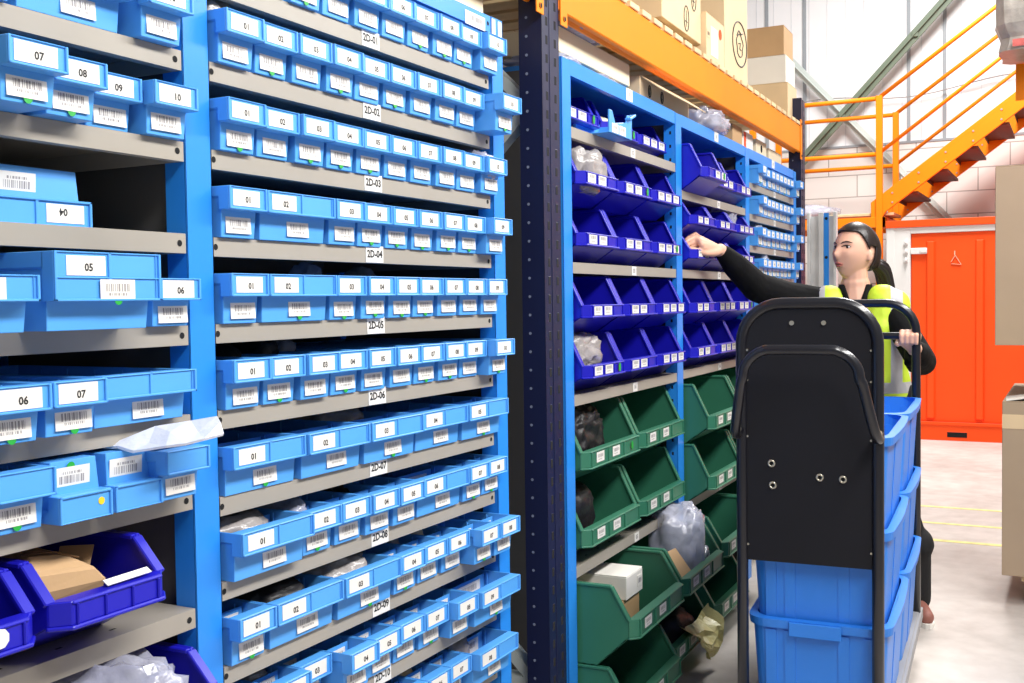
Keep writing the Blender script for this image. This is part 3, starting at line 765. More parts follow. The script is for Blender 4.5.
deckblock(3.88,1.26,'wooden block under the left end of the protruding carton'); deckblock(4.16,1.26,'wooden block under the right end of the protruding carton')
C2(.46,.5,.42,3.40,1.30,2.2855,'pale carton at the left end of the deck above the navy upright')
o=C2(.5,.48,.36,4.05,1.235,2.342,'pale carton with printed symbols raised on wooden blocks',marks=symbols((.30,.40),(.06,.16),.07))
b=MB(); b.text('SHOP',.05,Matrix.Translation((0,-.001,0))@FACE,0)
C2(.27,.3,.19,4.437,1.212,2.2855,'small upright carton with an orange dot and white label',marks=lambda o,w,d,h:(printed(o,-.02,h*.45,.11,h*.62,[WH,WH],name='printed_label'),MB().disc((0,-.0014,0),'y',.022,.001,0,16).build('orange_dot',CO,o,(.07,0,h*.72)),printed(o,-.11,h*.55,.04,.03,[CL,BK],name='printed_mark')))
def ringmark(o,w,d,h):
    b=MB(); n=26
    b.tube([(math.cos(2*math.pi*i/n)*.125,-.0005,math.sin(2*math.pi*i/n)*.098) for i in range(n)],.0035,5,0,closed=True)
    b.tube([(math.cos(2*math.pi*i/n)*(.055+.008*math.sin(5*2*math.pi*i/n)),-.0005,math.sin(2*math.pi*i/n)*.05-.005) for i in range(n)],.003,5,0,closed=True)
    b.tube([(-.05,-.0005,.03),(-.02,-.0005,.058),(.03,-.0005,.05),(.06,-.0005,.06)],.003,5)
    b.tube([(-.02,-.0005,.0),(.01,-.0005,.008),(.0,-.0005,-.02),(.025,-.0005,-.022)],.003,5)
    b.build('printed_mark',BK,o,(w/2-.145,0,.165))
C2(.62,.5,.56,4.675,1.213+.12*0,2.286,'big brown carton with a ring-shaped printed mark',material=CB,marks=ringmark) if 0 else None
C2(.40,.5,.62,4.785,1.213,2.2855,'big tall carton with a round printed mark on its front',marks=ringmark)
for k,(z,h,m,l) in enumerate(((2.2855,.21,CL,'bottom pale carton of the far stack on the deck'),(2.496,.15,WC,'white carton in the middle of the far stack on the deck'),(2.647,.16,CB,'top brown carton of the far stack on the deck'))):
    C2(.24,.55,h,6.145-.0*k,1.245+.01*k,z,l,material=m)
# items lying on top of the second rack
Z2=2.0135
C2(.62,.28,.075,3.235,1.27,Z2+.035,'long cream carton lying on plastic at the near end of the second rack top',material=CR,tape=False)
def topbag(x,d,z,s,label,seed,m=PL,rz=0): crumple('plastic_bag',m,s,F2(x,d,z),label,'bag','plastic bags on the second rack top',seed=seed,amp=.3,rz=rz,sub=4,cr=2.2)
topbag(3.08,1.30,Z2+.111,(.36,.16,.09),'clear plastic bag on top of the long cream carton',90)
topbag(3.0,1.36,Z2,(.2,.22,.034),'clear bag under the left end of the cream carton',92)
topbag(3.35,1.36,Z2,(.3,.2,.034),'clear bag under the right end of the cream carton',94)
C2(.58,.36,.085,3.90,1.255,Z2,'open pale carton with two printed symbols on the second rack top',material=CL,flaps=True,marks=symbols((.10,.24),(.045,.045),.03))
topbag(4.5,1.3,Z2,(.42,.2,.10),'white plastic roll bundle in the middle of the second rack top',97)
C2(.17,.3,.10,4.98,1.26,Z2,'plain brown carton right of the white bundle',material=CB)
C2(.2,.3,.10,5.22,1.27,Z2,'white-faced carton with an orange strip on the second rack top',material=WC,marks=lambda o,w,d,h:MB().box(-.02,-.001,-.045,.02,.0,.045).build('orange_strip',CO,o,(-.06,0,.05)))
C2(.22,.3,.095,5.5,1.27,Z2,'cream carton with a torn dark hole on the second rack top',material=CR,marks=lambda o,w,d,h:MB().disc((0,-.0005,0),'y',.02,.001,0,7).build('torn_hole',HO,o,(.0,0,.055)))
C2(.3,.3,.08,5.82,1.27,Z2,'cream carton at the far end of the second rack top',material=CR)

# ------------------------------------------------------------------ right-hand rack with cartons and a wrapped load
rr=empty('pallet_rack',(5.0,0,0)); tag(rr,'orange-beamed rack at the right edge carrying the wrapped load','pallet rack')
b=MB(); b.box(.30,-2.0,2.18,.35,.240,2.324); o=b.build('beam',OR,rr,bevel=.003)
b=MB(); b.box(.296,.20,2.17,.30,.242,2.33); b.build('beam_connector',OR,o)
b=MB(); b.box(.9,-2.0,2.18,.95,.1,2.324); b.build('beam',OR,rr,bevel=.003)
b=MB(); b.box(.0,-2.0,.99,.05,.12,1.09); b.build('beam',OR,rr,bevel=.003)
b=MB(); b.box(.9,-2.0,.99,.95,.12,1.09); b.build('beam',OR,rr,bevel=.003)
for x in (0.05,.83):
    b=MB(); b.box(x,-.30,0,x+.07,-.2,3.2); b.build('upright',NV,rr,bevel=.002)
b=MB(); b.box(.30,-1.2,2.3245,.95,.1,2.334); b.build('deck_panel',WD,rr)
b=MB(); b.box(-.0,-1.2,1.0905,.95,.12,1.1); b.build('deck_panel',WD,rr)
GRT='boxes at the right edge'
def edge_box(w,d,h,x,y,z,label,material): 
    o=carton(w,d,h,(x,y,z),label,rz=-math.pi/2,material=material,group=GRT,tape=False); return o
KB=mat('grey_brown_cardboard',(176,154,130),.85,var=.03)
o=edge_box(.9,1.0,.755,5.0,.305-.45,1.1015,'tall plain carton hanging over the rack edge at the right',KB)
pal=empty('pallet',(4.98,0,0)); tag(pal,'wooden pallet under the lower right carton','pallet')
for y in (.13,-.3,-.75): b=MB(); b.box(.05,y-.05,0,1.0,y+.05,.10); b.build('bearer',WD,pal)
for k in range(6): b=MB(); b.box(.03+k*.165,-.8,.1003,.03+k*.165+.12,.2,.125); b.build('deck_board',WD,pal)
o=edge_box(.9,1.02,.74,4.98,.275-.45,.1265,'lower carton with white tape on a pallet at the right edge',KB)
b=MB(); b.box(-.45,-.001,-.03,.45,0,.03); b.build('tape',CL,o,(0,-.0002,.655))
b=MB(); b.bar((-.44,.1,.742),(-.1,.12,.80),.2,.003,0,(0,0,1)); b.build('flap',WC,o)
# wrapped load
bm=MB(); rings=[]
from mathutils import noise as _n
N=40
for k in range(22):
    z=2.3355+.055*k; r=[]; ins=.012 if k==0 else (.02 if k==1 else 0)
    for a in range(N):
        t=2*math.pi*a/N; c,s=math.cos(t),math.sin(t)
        hx,hy=.185-ins,.455-ins
        sc=1/max(abs(c)/1,abs(s)/1); rr_=.92*sc if sc>1.25 else sc
        px,py=c*rr_*hx,s*rr_*hy; f=.014*_n.noise(Vector((px*9,py*9,z*16)))+.008*_n.noise(Vector((px*25,py*25,z*5)))
        v=Vector((c,s,0))*f
        r.append((5.165+px+v.x,-.148+py+v.y,z))
    rings.append(r)
bm.loft(rings,smooth=False); wl=bm.build('wrapped_load',WR); tag(wl,'pallet load wrapped in grey stretch film at the top right','wrapped load')
b=MB(); b.box(-.003,-.11,0,.0,.05,.03); b.build('red_label',mat('faded_red_print',(190,90,84),.6,var=.4,scale=30),wl,(4.985,.19,2.345))
# ================================================================== TROLLEY
AC=R(3.447)
def FC(x,n,z): return (x*math.cos(AC)-n*math.sin(AC), x*math.sin(AC)+n*math.cos(AC), z)
tr=empty('trolley',(0,0,0),AC); tag(tr,'black two-ended trolley with grey platform carrying blue totes','trolley')
yR,yL=.2735,.620; xn,xf=2.8775,4.151; rp=.0155
b=MB(); b.box(2.845,.2435,.13,4.222,.655,.166); b.box(2.855,.2535,.166,4.212,.645,.17)
b.build('platform',mat('grey_platform',(150,150,152),.5),tr,bevel=.003)
for x in (3.05,4.08):
    for y in (.31,.585):
        b=MB(); b.box(x-.03,y-.03,.115,x+.03,y+.03,.13,1); b.box(x-.02,y-.019,.045,x+.02,y-.016,.118,1); b.box(x-.02,y+.016,.045,x+.02,y+.019,.118,1)
        b.disc((x,y,.055),'y',.055,.03,0,20); b.disc((x,y,.055),'y',.012,.042,1,10)
        b.build('caster',[mat('black_rubber',(28,28,30),.7),ZN],tr,bevel=.002)
def hoop(x,top,r=.105):
    p=[(x,yR,.165),(x,yR,.6)]
    for k in range(9): t=math.pi/2*k/8; p.append((x,yR+r-r*math.cos(t),top-r+r*math.sin(t)))
    for k in range(9): t=math.pi/2*k/8; p.append((x,yL-r+r*math.sin(t),top-r+r*math.cos(t)))
    p+= [(x,yL,.6),(x,yL,.165)]
    return p
h1=MB().tube(hoop(xn,1.302),rp,14).build('end_frame',BM,tr)
h2=MB().tube([(p[0],p[1]-.011,p[2]) for p in hoop(xf,1.291)],rp,14).build('end_frame',BM,tr)
b=MB(); b.tube([(xf,yR-.011,1.172),(xf,yR+.03,1.172),(xf,yL-.03,1.172),(xf,yL-.011,1.172)],.0132,12); b.build('cross_bar',BM,tr)
# board filling the near frame
ib=.012; r=.095; poly=[(yR+ib,.618)]
for k in range(7): t=math.pi/2*k/6; poly.append((yR+ib+r-r*math.cos(t),1.290-r+r*math.sin(t)))
for k in range(7): t=math.pi/2*k/6; poly.append((yL-ib-r+r*math.sin(t),1.290-r+r*math.cos(t)))
poly.append((yL-ib,.618))
bd=MB().prism(poly,'x',xn-.004,xn+.006).build('board',BB,tr)
for y,z in ((.487,1.251),(.406,1.251)): MB().disc((xn-.006,y,z),'x',.0062,.004,0).build('screw',ZN,bd)
for y,z in ((.541,.88),(.538,.822),(.417,.849),(.359,.847)):
    b=MB(); b.tube([(xn-.006+.0*i,y+.0078*math.cos(2*math.pi*i/12),z+.0078*math.sin(2*math.pi*i/12)) for i in range(12)],.0028,6,0,closed=True); b.disc((xn-.0046,y,z),'x',.006,.001,1); b.build('rivet',[ZN,HO],bd)
for y in (yR+ib+.004,yL-ib-.004):
    for z in (.66,.95,1.10,1.18): MB().disc((xn-.005,y,z),'x',.003,.003,0,8).build('rivet',ZN,bd)
# push handle bowed out in front of the near frame
def sm(pts,n=4):
    P=[Vector(p) for p in pts]; out=[]
    for i in range(len(P)-1):
        a,b_,c,d=P[max(i-1,0)],P[i],P[i+1],P[min(i+2,len(P)-1)]
        for k in range(n):
            t=k/n; out.append(.5*((2*b_)+(c-a)*t+(2*a-5*b_+4*c-d)*t*t+(3*b_-a-3*c+d)*t**3))
    out.append(P[-1]); return out
g=xn
hp=[(g-.012,yR-.004,.968),(g-.03,yR-.006,.958),(g-.06,yR-.004,.965),(g-.085,yR+.003,.995),(g-.105,yR+.014,1.05),(g-.12,yR+.024,1.10)]
for k in range(6): t=math.pi/2*k/5; hp.append((g-.125-.006*k/5,yR+.030+.075*(1-math.cos(t)),1.115+.072*math.sin(t)))
hl=[(x,yR+yL-y,z) for x,y,z in reversed(hp)]
b=MB(); b.tube(sm(hp+hl,3),.0132,14); o=b.build('push_handle',BM,tr)
for y in (yR-.004,yL+.004): MB().tube([(g-.045,y,.968),(g-.03,y,.972)],.010,10).build('bolt',ZN,o)

# totes: 2 stacks of 3
def tote():
    root=empty('tote'); L_,W_,H_=.6,.366,.285; m=TB
    def rr(x0,x1,y0,y1,z,r=.04,n=5):
        out=[]
        for cx,cy,a0 in ((x1-r,y1-r,0),(x0+r,y1-r,90),(x0+r,y0+r,180),(x1-r,y0+r,270)):
            for k in range(n+1): t=R(a0+90*k/n); out.append((cx+r*math.cos(t),cy+r*math.sin(t),z))
        return out
    b=MB(); tp=.022
    b.loft([rr(tp,L_-tp,tp,W_-tp,0),rr(.008,L_-.008,.008,W_-.008,H_-.03),rr(.008,L_-.008,.008,W_-.008,H_),rr(.013,L_-.013,.013,W_-.013,H_),rr(tp+.005,L_-tp-.005,tp+.005,W_-tp-.005,.006)])
    b.build('body',m,root)
    b=MB()                                                     # rim with wide rounded corners and slightly bowed sides
    def rim_ring(o,z):
        pts=rr(-.004-o,L_+.004+o,-.004-o,W_+.004+o,z,.058,7); out=[]
        for x,y,zz in pts: out.append((x,y,zz))
        res=[]
        for k in range(len(out)):
            a,c=out[k],out[(k+1)%len(out)]; res.append(a)
            if abs(a[0]-c[0])>.2:                              # long side: bow it outwards a little
                sy=1 if a[1]>W_/2 else -1
                for t in (.25,.5,.75): res.append((a[0]+(c[0]-a[0])*t,a[1]+sy*.007*math.sin(math.pi*t),z))
        return res
    b.loft([rim_ring(0,H_-.022),rim_ring(.002,H_),rim_ring(-.017,H_+.002),rim_ring(-.010,H_-.022)],loop=True)
    rim=b.build('rim',m,root)
    for x,s in ((-.006,-1),(L_+.006,1)):                       # grip in the middle of each end
        b=MB(); b.box(min(x,x+s*.006),W_*.33,H_-.040,max(x,x+s*.006),W_*.70,H_-.002); b.build('grip',m,root,bevel=.002)
    for x0,sx in ((.004,-1),(L_-.004,1)):
        for y in (.05,W_*.32,W_*.70,W_-.06):
            b=MB(); b.bar((x0 if sx<0 else x0,y,H_-.03),(x0+(.020 if sx<0 else -.020),y,.0),.028,.016,0,(0,1,0)) if 0 else b.loft([[(x0+sx*a,y-.014,H_-.03) for a in (0,)]*1+[(x0+sx*.0,y+.014,H_-.03),(x0-sx*.012,y+.014,H_-.03),(x0-sx*.012,y-.014,H_-.03)],[(x0-sx*.016,y-.014,0),(x0-sx*.016,y+.014,0),(x0-sx*.03,y+.014,0),(x0-sx*.03,y-.014,0)]])
            b.build('rib',m,root)
    for y0,sy in ((.006,-1),(W_-.006,1)):
        b=MB(); x=L_/2
        b.loft([[(x-.05,y0,H_-.03),(x+.05,y0,H_-.03),(x+.05,y0-sy*.012,H_-.03),(x-.05,y0-sy*.012,H_-.03)],[(x-.05,y0-sy*.014,.0),(x+.05,y0-sy*.014,0),(x+.05,y0-sy*.03,0),(x-.05,y0-sy*.03,0)]])
        b.build('side_panel',m,root)
    return root
t0=tote(); first=True
names=('bottom','middle','top')
for st_,x in enumerate((2.902,3.512)):
    for k,z in enumerate((.171,.421,.668)):
        p=FC(x,.246,z); o=t0 if first else dup(t0); first=False
        o.location=p; o.rotation_euler=(0,0,AC)
        tag(o,'%s blue plastic tote of the stack at the %s end of the trolley'%(names[k],('board','open-frame')[st_]),'tote','blue totes on the trolley')
# ================================================================== PERSON
def ball_tube(b, p, q, r0, r1, n=14, mi=0):
    """closed tapered capsule between two joints"""
    p,q=Vector(p),Vector(q); t=(q-p); Lh=t.length; t.normalize()
    u=Vector((0,0,1)) if abs(t.z)<.9 else Vector((1,0,0)); x=t.cross(u).normalized(); y=x.cross(t)
    rings=[]
    for k in range(1,5): a=math.pi/2*k/5; rings.append((p-t*r0*math.cos(a),r0*math.sin(a)))
    rings.append((p,r0)); rings.append((q,r1))
    for k in range(4,0,-1): a=math.pi/2*k/5; rings.append((q+t*r1*math.cos(a),r1*math.sin(a)))
    b.loft([[tuple(c+r*(math.cos(2*math.pi*j/n)*x+math.sin(2*math.pi*j/n)*y)) for j in range(n)] for c,r in rings],mi,smooth=True)
def chain(b, pts, rs, n=14):
    for i in range(len(pts)-1): ball_tube(b,pts[i],pts[i+1],rs[i],rs[i+1],n)
def ellip(b, c, rx, ry, rz, axes=None, n=20, m=12, f=None, mi=0):
    c=Vector(c); ax=axes or (Vector((1,0,0)),Vector((0,1,0)),Vector((0,0,1)))
    rings=[]
    for i in range(1,m):
        th=math.pi*i/m-math.pi/2; r=[]
        for j in range(n):
            ph=2*math.pi*j/n; d=Vector((math.cos(th)*math.cos(ph),math.cos(th)*math.sin(ph),math.sin(th)))
            l=Vector((d.x*rx,d.y*ry,d.z*rz))
            if f: l=f(l,d)
            r.append(tuple(c+ax[0]*l.x+ax[1]*l.y+ax[2]*l.z))
        rings.append(r)
    b.loft(rings,mi,smooth=True)
def remesh(o, vox, smooth=0, fac=.5):
    m=o.modifiers.new('merge','REMESH'); m.mode='VOXEL'; m.voxel_size=vox; m.use_smooth_shade=True
    if smooth: s=o.modifiers.new('relax','SMOOTH'); s.iterations=smooth; s.factor=fac
SK=mat('skin',(226,176,150),.5,var=.04,scale=20,spec=.35)
LP=mat('lip_skin',(190,104,96),.4)
HR=mat('black_hair',(30,22,22),.38,var=.3,scale=40)
JK=mat('black_jacket_cloth',(11,11,13),.85,var=.3,scale=14,bump=.9,bscale=11,spec=.2)
TRS=mat('black_trouser_cloth',(13,13,17),.85,var=.2,scale=14,bump=.5,bscale=12)
HV=mat('neon_yellow_mesh',(206,236,60),.6,var=.06,scale=8,bump=.3,bscale=16)
RF=mat('silver_reflective_tape',(188,188,190),.4,var=.05)
SH_=mat('pinkish_brown_shoe',(150,96,84),.6)
person=empty('person',(4.62,.79,0)); tag(person,'woman in black jacket and neon yellow vest reaching into a blue bin, holding the trolley','person')
def pb(b,name,m,**k):
    b.xform(Matrix.Translation((-4.62,-.79,0))); return b.build(name,m,person,**k)
V=Vector
# torso frame: she faces the camera
fw=V((-.984,-.178,0)).normalized(); lf=V((.178,-.984,0)).normalized(); up=V((0,0,1))     # lf: towards her left hand
pel=V((4.66,.77,.86)); che=V((4.62,.80,1.20)); nb=V((4.595,.806,1.362))
SR,ER=V((4.555,.972,1.292)),V((4.382,1.157,1.372))
SL,EL=V((4.612,.674,1.268)),V((4.475,.535,1.060)); WL=V((4.212,.530,1.125))
HJ={'W':(4.193,1.255,1.509),'iM':(4.053,1.294,1.550),'iP':(4.060,1.314,1.569),'iD':(4.033,1.333,1.554),'iT':(4.009,1.340,1.536),'mM':(4.036,1.286,1.537),'mP':(4.036,1.309,1.555),'mD':(3.996,1.325,1.539),'mT':(3.980,1.333,1.527),'rM':(4.035,1.280,1.525),'rP':(4.039,1.304,1.540),'rD':(4.016,1.320,1.530),'rT':(3.996,1.327,1.522),'lM':(4.042,1.277,1.514),'lP':(4.049,1.297,1.525),'lD':(4.035,1.310,1.521),'lT':(4.022,1.318,1.515),'t0':(4.126,1.259,1.497),'t1':(4.058,1.274,1.493),'t2':(4.008,1.298,1.505),'t3':(3.989,1.325,1.514)}
b=MB()
chain(b,[pel,che,nb],[.13,.12,.06])
chain(b,[nb-up*.03,V((4.590,.806,1.43))],[.054,.050])
chain(b,[SR,ER,HJ['W']],[.05,.04,.026]); chain(b,[SL,EL,WL],[.05,.04,.026])
hipL,hipR=pel+lf*.085-up*.03,pel-lf*.085-up*.03
kL,kR=V((4.56,.645,.47)),V((4.60,.84,.47)); aL,aR=V((4.66,.585,.09)),V((4.70,.86,.09))
chain(b,[hipL,kL,aL],[.085,.055,.04]); chain(b,[hipR,kR,aR],[.085,.055,.04])
# right hand: palm, four curled fingers and the thumb from the side
W=V(HJ['W'])
for k,r in (('i',.0135),('m',.0135),('r',.013),('l',.012)):
    ball_tube(b,W+(V(HJ[k+'M'])-W)*.12,HJ[k+'M'],.017,r,12)
    chain(b,[HJ[k+'M'],HJ[k+'P'],HJ[k+'D'],HJ[k+'T']],[r*.85,.0088,.0078,.0066],12)
chain(b,[W+V((-.02,.0,-.004)),HJ['t0'],HJ['t1'],HJ['t2'],HJ['t3']],[.018,.0175,.013,.0095,.0072],12)
# left hand closed around the bar
bar=V(FC(4.151,.280,1.163)); bt=V((math.cos(AC+math.pi/2),math.sin(AC+math.pi/2),0)); bf=V((-math.cos(AC),-math.sin(AC),0))   # along the bar to her right; towards the camera
for k,(s,l) in enumerate(((.032,.95),(.0145,1.0),(-.003,.95),(-.019,.8))):
    base=bar+bt*(s-.004)-bf*.034+up*.012*l
    kn=bar+bt*s-bf*.010+up*.024; p2=bar+bt*s+bf*.019+up*.010; p3=bar+bt*s+bf*.018-up*.014; p4=bar+bt*s+bf*.004-up*.022
    ball_tube(b,WL+(base-WL)*.15,base,.018,.012,12)
    chain(b,[base,kn,p2,p3,p4],[.012,.0098,.0088,.0078,.0066],12)
chain(b,[WL+bt*.012,bar+bt*.042-bf*.035-up*.008,bar+bt*.050-bf*.012-up*.022,bar+bt*.046+bf*.010-up*.024],[.017,.0125,.0095,.0075],12)
# head: 3/4 view towards the bins
hc=V((4.590,.810,1.496)); fx=V((-.831,.556,.13)).normalized(); fy=V((0,0,1)).cross(fx).normalized(); fz=fx.cross(fy)
g=lambda x,m,s: math.exp(-((x-m)/s)**2)
def face(l,d):
    x,y,z=l
    if z<0: y*=1-.34*(min(1,-z/.115))**1.6; x=x*(1-.12*(min(1,-z/.115))**2) if x<0 else x
    if x<0: x*=1.17
    if x<0 and z<-.03: x*=1-.55*min(1,(-z-.03)/.085)
    if x>0:
        fr=max(0,d.x)
        x=x*(.97) 
        x+= .0185*g(y,0,.0105)*(g(z,-.024,.015)+.55*g(z,-.004,.02))*(fr>.3)
        x-= .0085*(g(y,.031,.017)+g(y,-.031,.017))*g(z,.012,.012)
        x+= .003*g(z,.032,.01)*g(y,0,.05)
        x+= .0055*g(y,0,.020)*(g(z,-.054,.007)+g(z,-.066,.007))
        x-= .003*g(y,0,.02)*g(z,-.060,.003)
        x+= .008*g(y,0,.022)*g(z,-.097,.014)
        x+= .004*(g(y,.042,.02)+g(y,-.042,.02))*g(z,-.02,.022)
    return V((x,y,z))
ellip(b,hc,.094,.074,.116,(fx,fy,fz),64,48,face)
for s in (-1,1):                                             # ears
    e=hc+fx*-.010+fy*s*.077-fz*.014
    ellip(b,e,.013,.009,.025,((fx-fy*s*.35).normalized(),(fy+fx*s*.35).normalized(),fz),14,10)
body=pb(b,'body',SK); remesh(body,.0042,2,.4)
# face details
def onface(y,z,lift=0):
    best=None; 
    # point of the sculpted head in direction (1,y,z)
    for i in range(1,120):
        th=-1.2+2.4*i/120
        d=V((math.cos(th)*math.cos(math.asin(max(-1,min(1,y/(.074*math.cos(th)+1e-6))))),y/.074,math.sin(th)))
        l=face(V((d.x*.094,y if abs(y)<.073 else math.copysign(.073,y),d.z*.116)),d)
        if best is None or abs(l.z-z)<best[0]: best=(abs(l.z-z),l)
    l=best[1]; return hc+fx*(l.x+lift)+fy*y+fz*z
WE=mat('eye_white',(214,206,202),.25); IR=mat('dark_iris',(28,18,16),.15)
for s in (-1,1):
    c=onface(s*.031,.012,-.0035)
    b=MB(); ellip(b,c,.007,.0145,.0066,(fx,fy,fz),16,10,mi=0); ellip(b,c+fx*.0034+fy*.003,.0046,.0068,.0064,(fx,fy,fz),14,10,mi=1)
    pb(b,'eye',[WE,IR])
    b=MB(); b.tube([onface(s*(.031+.0165*t),.0182-.006*t*t,.0016) for t in (-1,-.6,-.2,.2,.6,1)],[.001,.0022,.0026,.0026,.0024,.0014],8); pb(b,'eyelash',HR)
    b=MB(); b.tube([onface(s*(.031+.019*t),.033-.006*t*t+.002*t,.0005) for t in (-1,-.5,0,.5,1)],[.0012,.0026,.003,.0026,.0010],8); pb(b,'eyebrow',HR)
b=MB()
b.tube([onface(.021*t,-.0555-.002*abs(t)+.0012*(1-abs(t)),.0006) for t in (-1,-.6,-.25,0,.25,.6,1)],[.001,.0030,.0038,.0032,.0038,.0030,.001],8)
b.tube([onface(.019*t,-.0655+.004*abs(t),.0006) for t in (-1,-.6,-.25,0,.25,.6,1)],[.001,.0032,.0044,.0046,.0044,.0032,.001],8)
pb(b,'lips',LP)
# hair: cap with a swept-back hairline, bun tie and ponytail
n,m=120,88; vs=[];fs=[]
def cap(i,j):
    th=math.pi*i/m-math.pi/2; ph=2*math.pi*j/n
    d=V((math.cos(th)*math.cos(ph),math.cos(th)*math.sin(ph),math.sin(th)))
    l=face(V((d.x*.094,d.y*.074,d.z*.116)),d) if d.x<=.2 else V((d.x*.094,d.y*.074,d.z*.116))
    s=1.085+.004*math.sin(ph*26+th*3)
    if d.z<-.2 and d.x<0: s*=1.0
    return V((l.x*s-.004,l.y*s,l.z*(1.06)))
def keep(d):
    hl=.62+.10*abs(d.y)                                       # forehead hairline height
    if d.x>.42: return d.z>hl+.25*(d.x-.75)
    if d.x>.02: return d.z>.62-1.35*(.42-d.x)
    return d.z>-.50 if d.x<-.30 else d.z>.22
b=MB(); grid={}
for i in range(m+1):
    for j in range(n): grid[i,j]=len(vs); l=cap(i,j); vs.append(tuple(hc+fx*l.x+fy*l.y+fz*l.z))
for i in range(m):
    for j in range(n):
        th=math.pi*(i+.5)/m-math.pi/2; ph=2*math.pi*(j+.5)/n
        if keep(V((math.cos(th)*math.cos(ph),math.cos(th)*math.sin(ph),math.sin(th)))): fs.append((grid[i,j],grid[i,(j+1)%n],grid[i+1,(j+1)%n],grid[i+1,j]))
b.add(vs,fs,0,True); hair=pb(b,'hair',HR); s=hair.modifiers.new('thick','SOLIDIFY'); s.thickness=.008; s.offset=.3; s=hair.modifiers.new('sm','SMOOTH'); s.iterations=3
b=MB(); tie=hc-fx*.122-fz*.026
chain(b,[hc-fx*.09-fz*.02,tie],[.045,.026]); 
for k in range(9):
    a=2*math.pi*k/9; o=(fy*math.cos(a)+fz*math.sin(a))
    P0=tie+o*.012; P1=tie-fx*.045-fz*.022+o*.025; P2=tie-fx*.075-fz*.075+o*.028; P3=tie-fx*.088-up*.15+o*.020; P4=tie-fx*.092-up*.20+o*.006
    b.tube(sm([P0,P1,P2,P3,P4],3),[.010]+[.014]*9+[.011,.008,.003],8)
pt=pb(b,'ponytail',HR)
b=MB(); b.tube([tie-fx*.004+(fy*math.cos(t)+fz*math.sin(t))*.022 for t in [2*math.pi*i/16 for i in range(16)]],.006,8,closed=True); pb(b,'hair_tie',mat('dark_hair_tie',(60,44,40),.5))
# black jacket
b=MB()
chain(b,[pel+up*.02,V((4.635,.79,1.02)),che-up*.02,nb-up*.105],[.135,.120,.122,.075]); 
for s in (-1,1):
    chain(b,[pel+lf*.05*s+up*.02,che+lf*.06*s,V((nb.x,nb.y,1.262))+lf*.075*s],[.118,.106,.060])
chain(b,[nb-lf*.04-up*.088,SR,SR*.5+ER*.5+V((0,0,-.012)),ER+V((.0,.0,-.012)),ER*.4+W*.6+V((0,0,-.006)),W+(ER-W)*.12],[.07,.072,.066,.062,.051,.036])
chain(b,[nb+lf*.04-up*.088,SL,SL*.5+EL*.5,EL,EL*.45+WL*.55,WL+(EL-WL)*.16],[.065,.060,.056,.056,.050,.036])
for k in range(3):                                           # folds in the sleeves
    t=.2+.3*k; c=ER.lerp(W,t*.8); ball_tube(b,c+V((.03,.02,-.040)),c+V((-.03,-.02,.016)),.020,.012,8)
    c=SR.lerp(ER,t); ball_tube(b,c+V((.03,.02,-.056)),c+V((-.03,-.03,.010)),.022,.014,8)
    c=EL.lerp(WL,t*.8); ball_tube(b,c+V((0,.03,-.036)),c+V((0,-.03,.012)),.018,.012,8)
j=pb(b,'jacket',JK); remesh(j,.007,2,.5)
b=MB(); col=[]
for k in range(13):                                          # stand-up collar, open at the throat
    a=R(48)+R(264)*k/12; o=fw*math.cos(a)+lf*math.sin(a); base=nb-up*.055+o*.076+fw*.004; top=nb+up*.004+o*.066+fw*(.004)
    if k in (0,12): base=nb-up*.12+fw*.110+lf*(.010 if k==0 else -.010)
    col.append([tuple(base),tuple(top),tuple(top-o*.009),tuple(base-o*.012)])
b.loft(col,smooth=True); pb(b,'collar',JK)
# yellow vest: two shoulder panels that leave a V at the throat, joined round the waist
def vest_mat():
    m=bpy.data.materials.new('neon_vest_with_tape'); m.use_nodes=True; nt=m.node_tree; bs=nt.nodes['Principled BSDF']; bs.inputs['Roughness'].default_value=.55
    tc=nt.nodes.new('ShaderNodeTexCoord'); sp=nt.nodes.new('ShaderNodeSeparateXYZ'); nt.links.new(tc.outputs['Object'],sp.inputs[0])
    dot=nt.nodes.new('ShaderNodeVectorMath'); dot.operation='DOT_PRODUCT'; dot.inputs[1].default_value=tuple(lf); nt.links.new(tc.outputs['Object'],dot.inputs[0])
    def mth(op,a,b_):
        n=nt.nodes.new('ShaderNodeMath'); n.operation=op
        for k,v in ((0,a),(1,b_)):
            if isinstance(v,(int,float)): n.inputs[k].default_value=v
            else: nt.links.new(v,n.inputs[k])
        return n.outputs[0]
    ab=mth('ABSOLUTE',mth('ADD',dot.outputs['Value'],.012),0)
    vert=mth('LESS_THAN',mth('ABSOLUTE',mth('SUBTRACT',ab,.150),0),.023)
    hor=mth('LESS_THAN',mth('ABSOLUTE',mth('SUBTRACT',sp.outputs['Z'],.945),0),.022)
    fac=mth('MAXIMUM',mth('MULTIPLY',vert,mth('GREATER_THAN',sp.outputs['Z'],.96)),hor)
    mx=nt.nodes.new('ShaderNodeMix'); mx.data_type='RGBA'; nt.links.new(fac,mx.inputs['Factor'])
    mx.inputs[6].default_value=(.62,.84,.045,1); mx.inputs[7].default_value=(.50,.50,.52,1)
    nt.links.new(mx.outputs[2],bs.inputs['Base Color'])
    nz=nt.nodes.new('ShaderNodeTexNoise'); nz.inputs['Scale'].default_value=16; bp=nt.nodes.new('ShaderNodeBump'); bp.inputs['Strength'].default_value=.4; bp.inputs['Distance'].default_value=.01
    nt.links.new(tc.outputs['Object'],nz.inputs['Vector']); nt.links.new(nz.outputs['Fac'],bp.inputs['Height']); nt.links.new(bp.outputs['Normal'],bs.inputs['Normal'])
    return m
b=MB()
chain(b,[pel+up*.0,V((4.64,.785,1.02)),V((4.627,.795,1.13))],[.148,.132,.134])
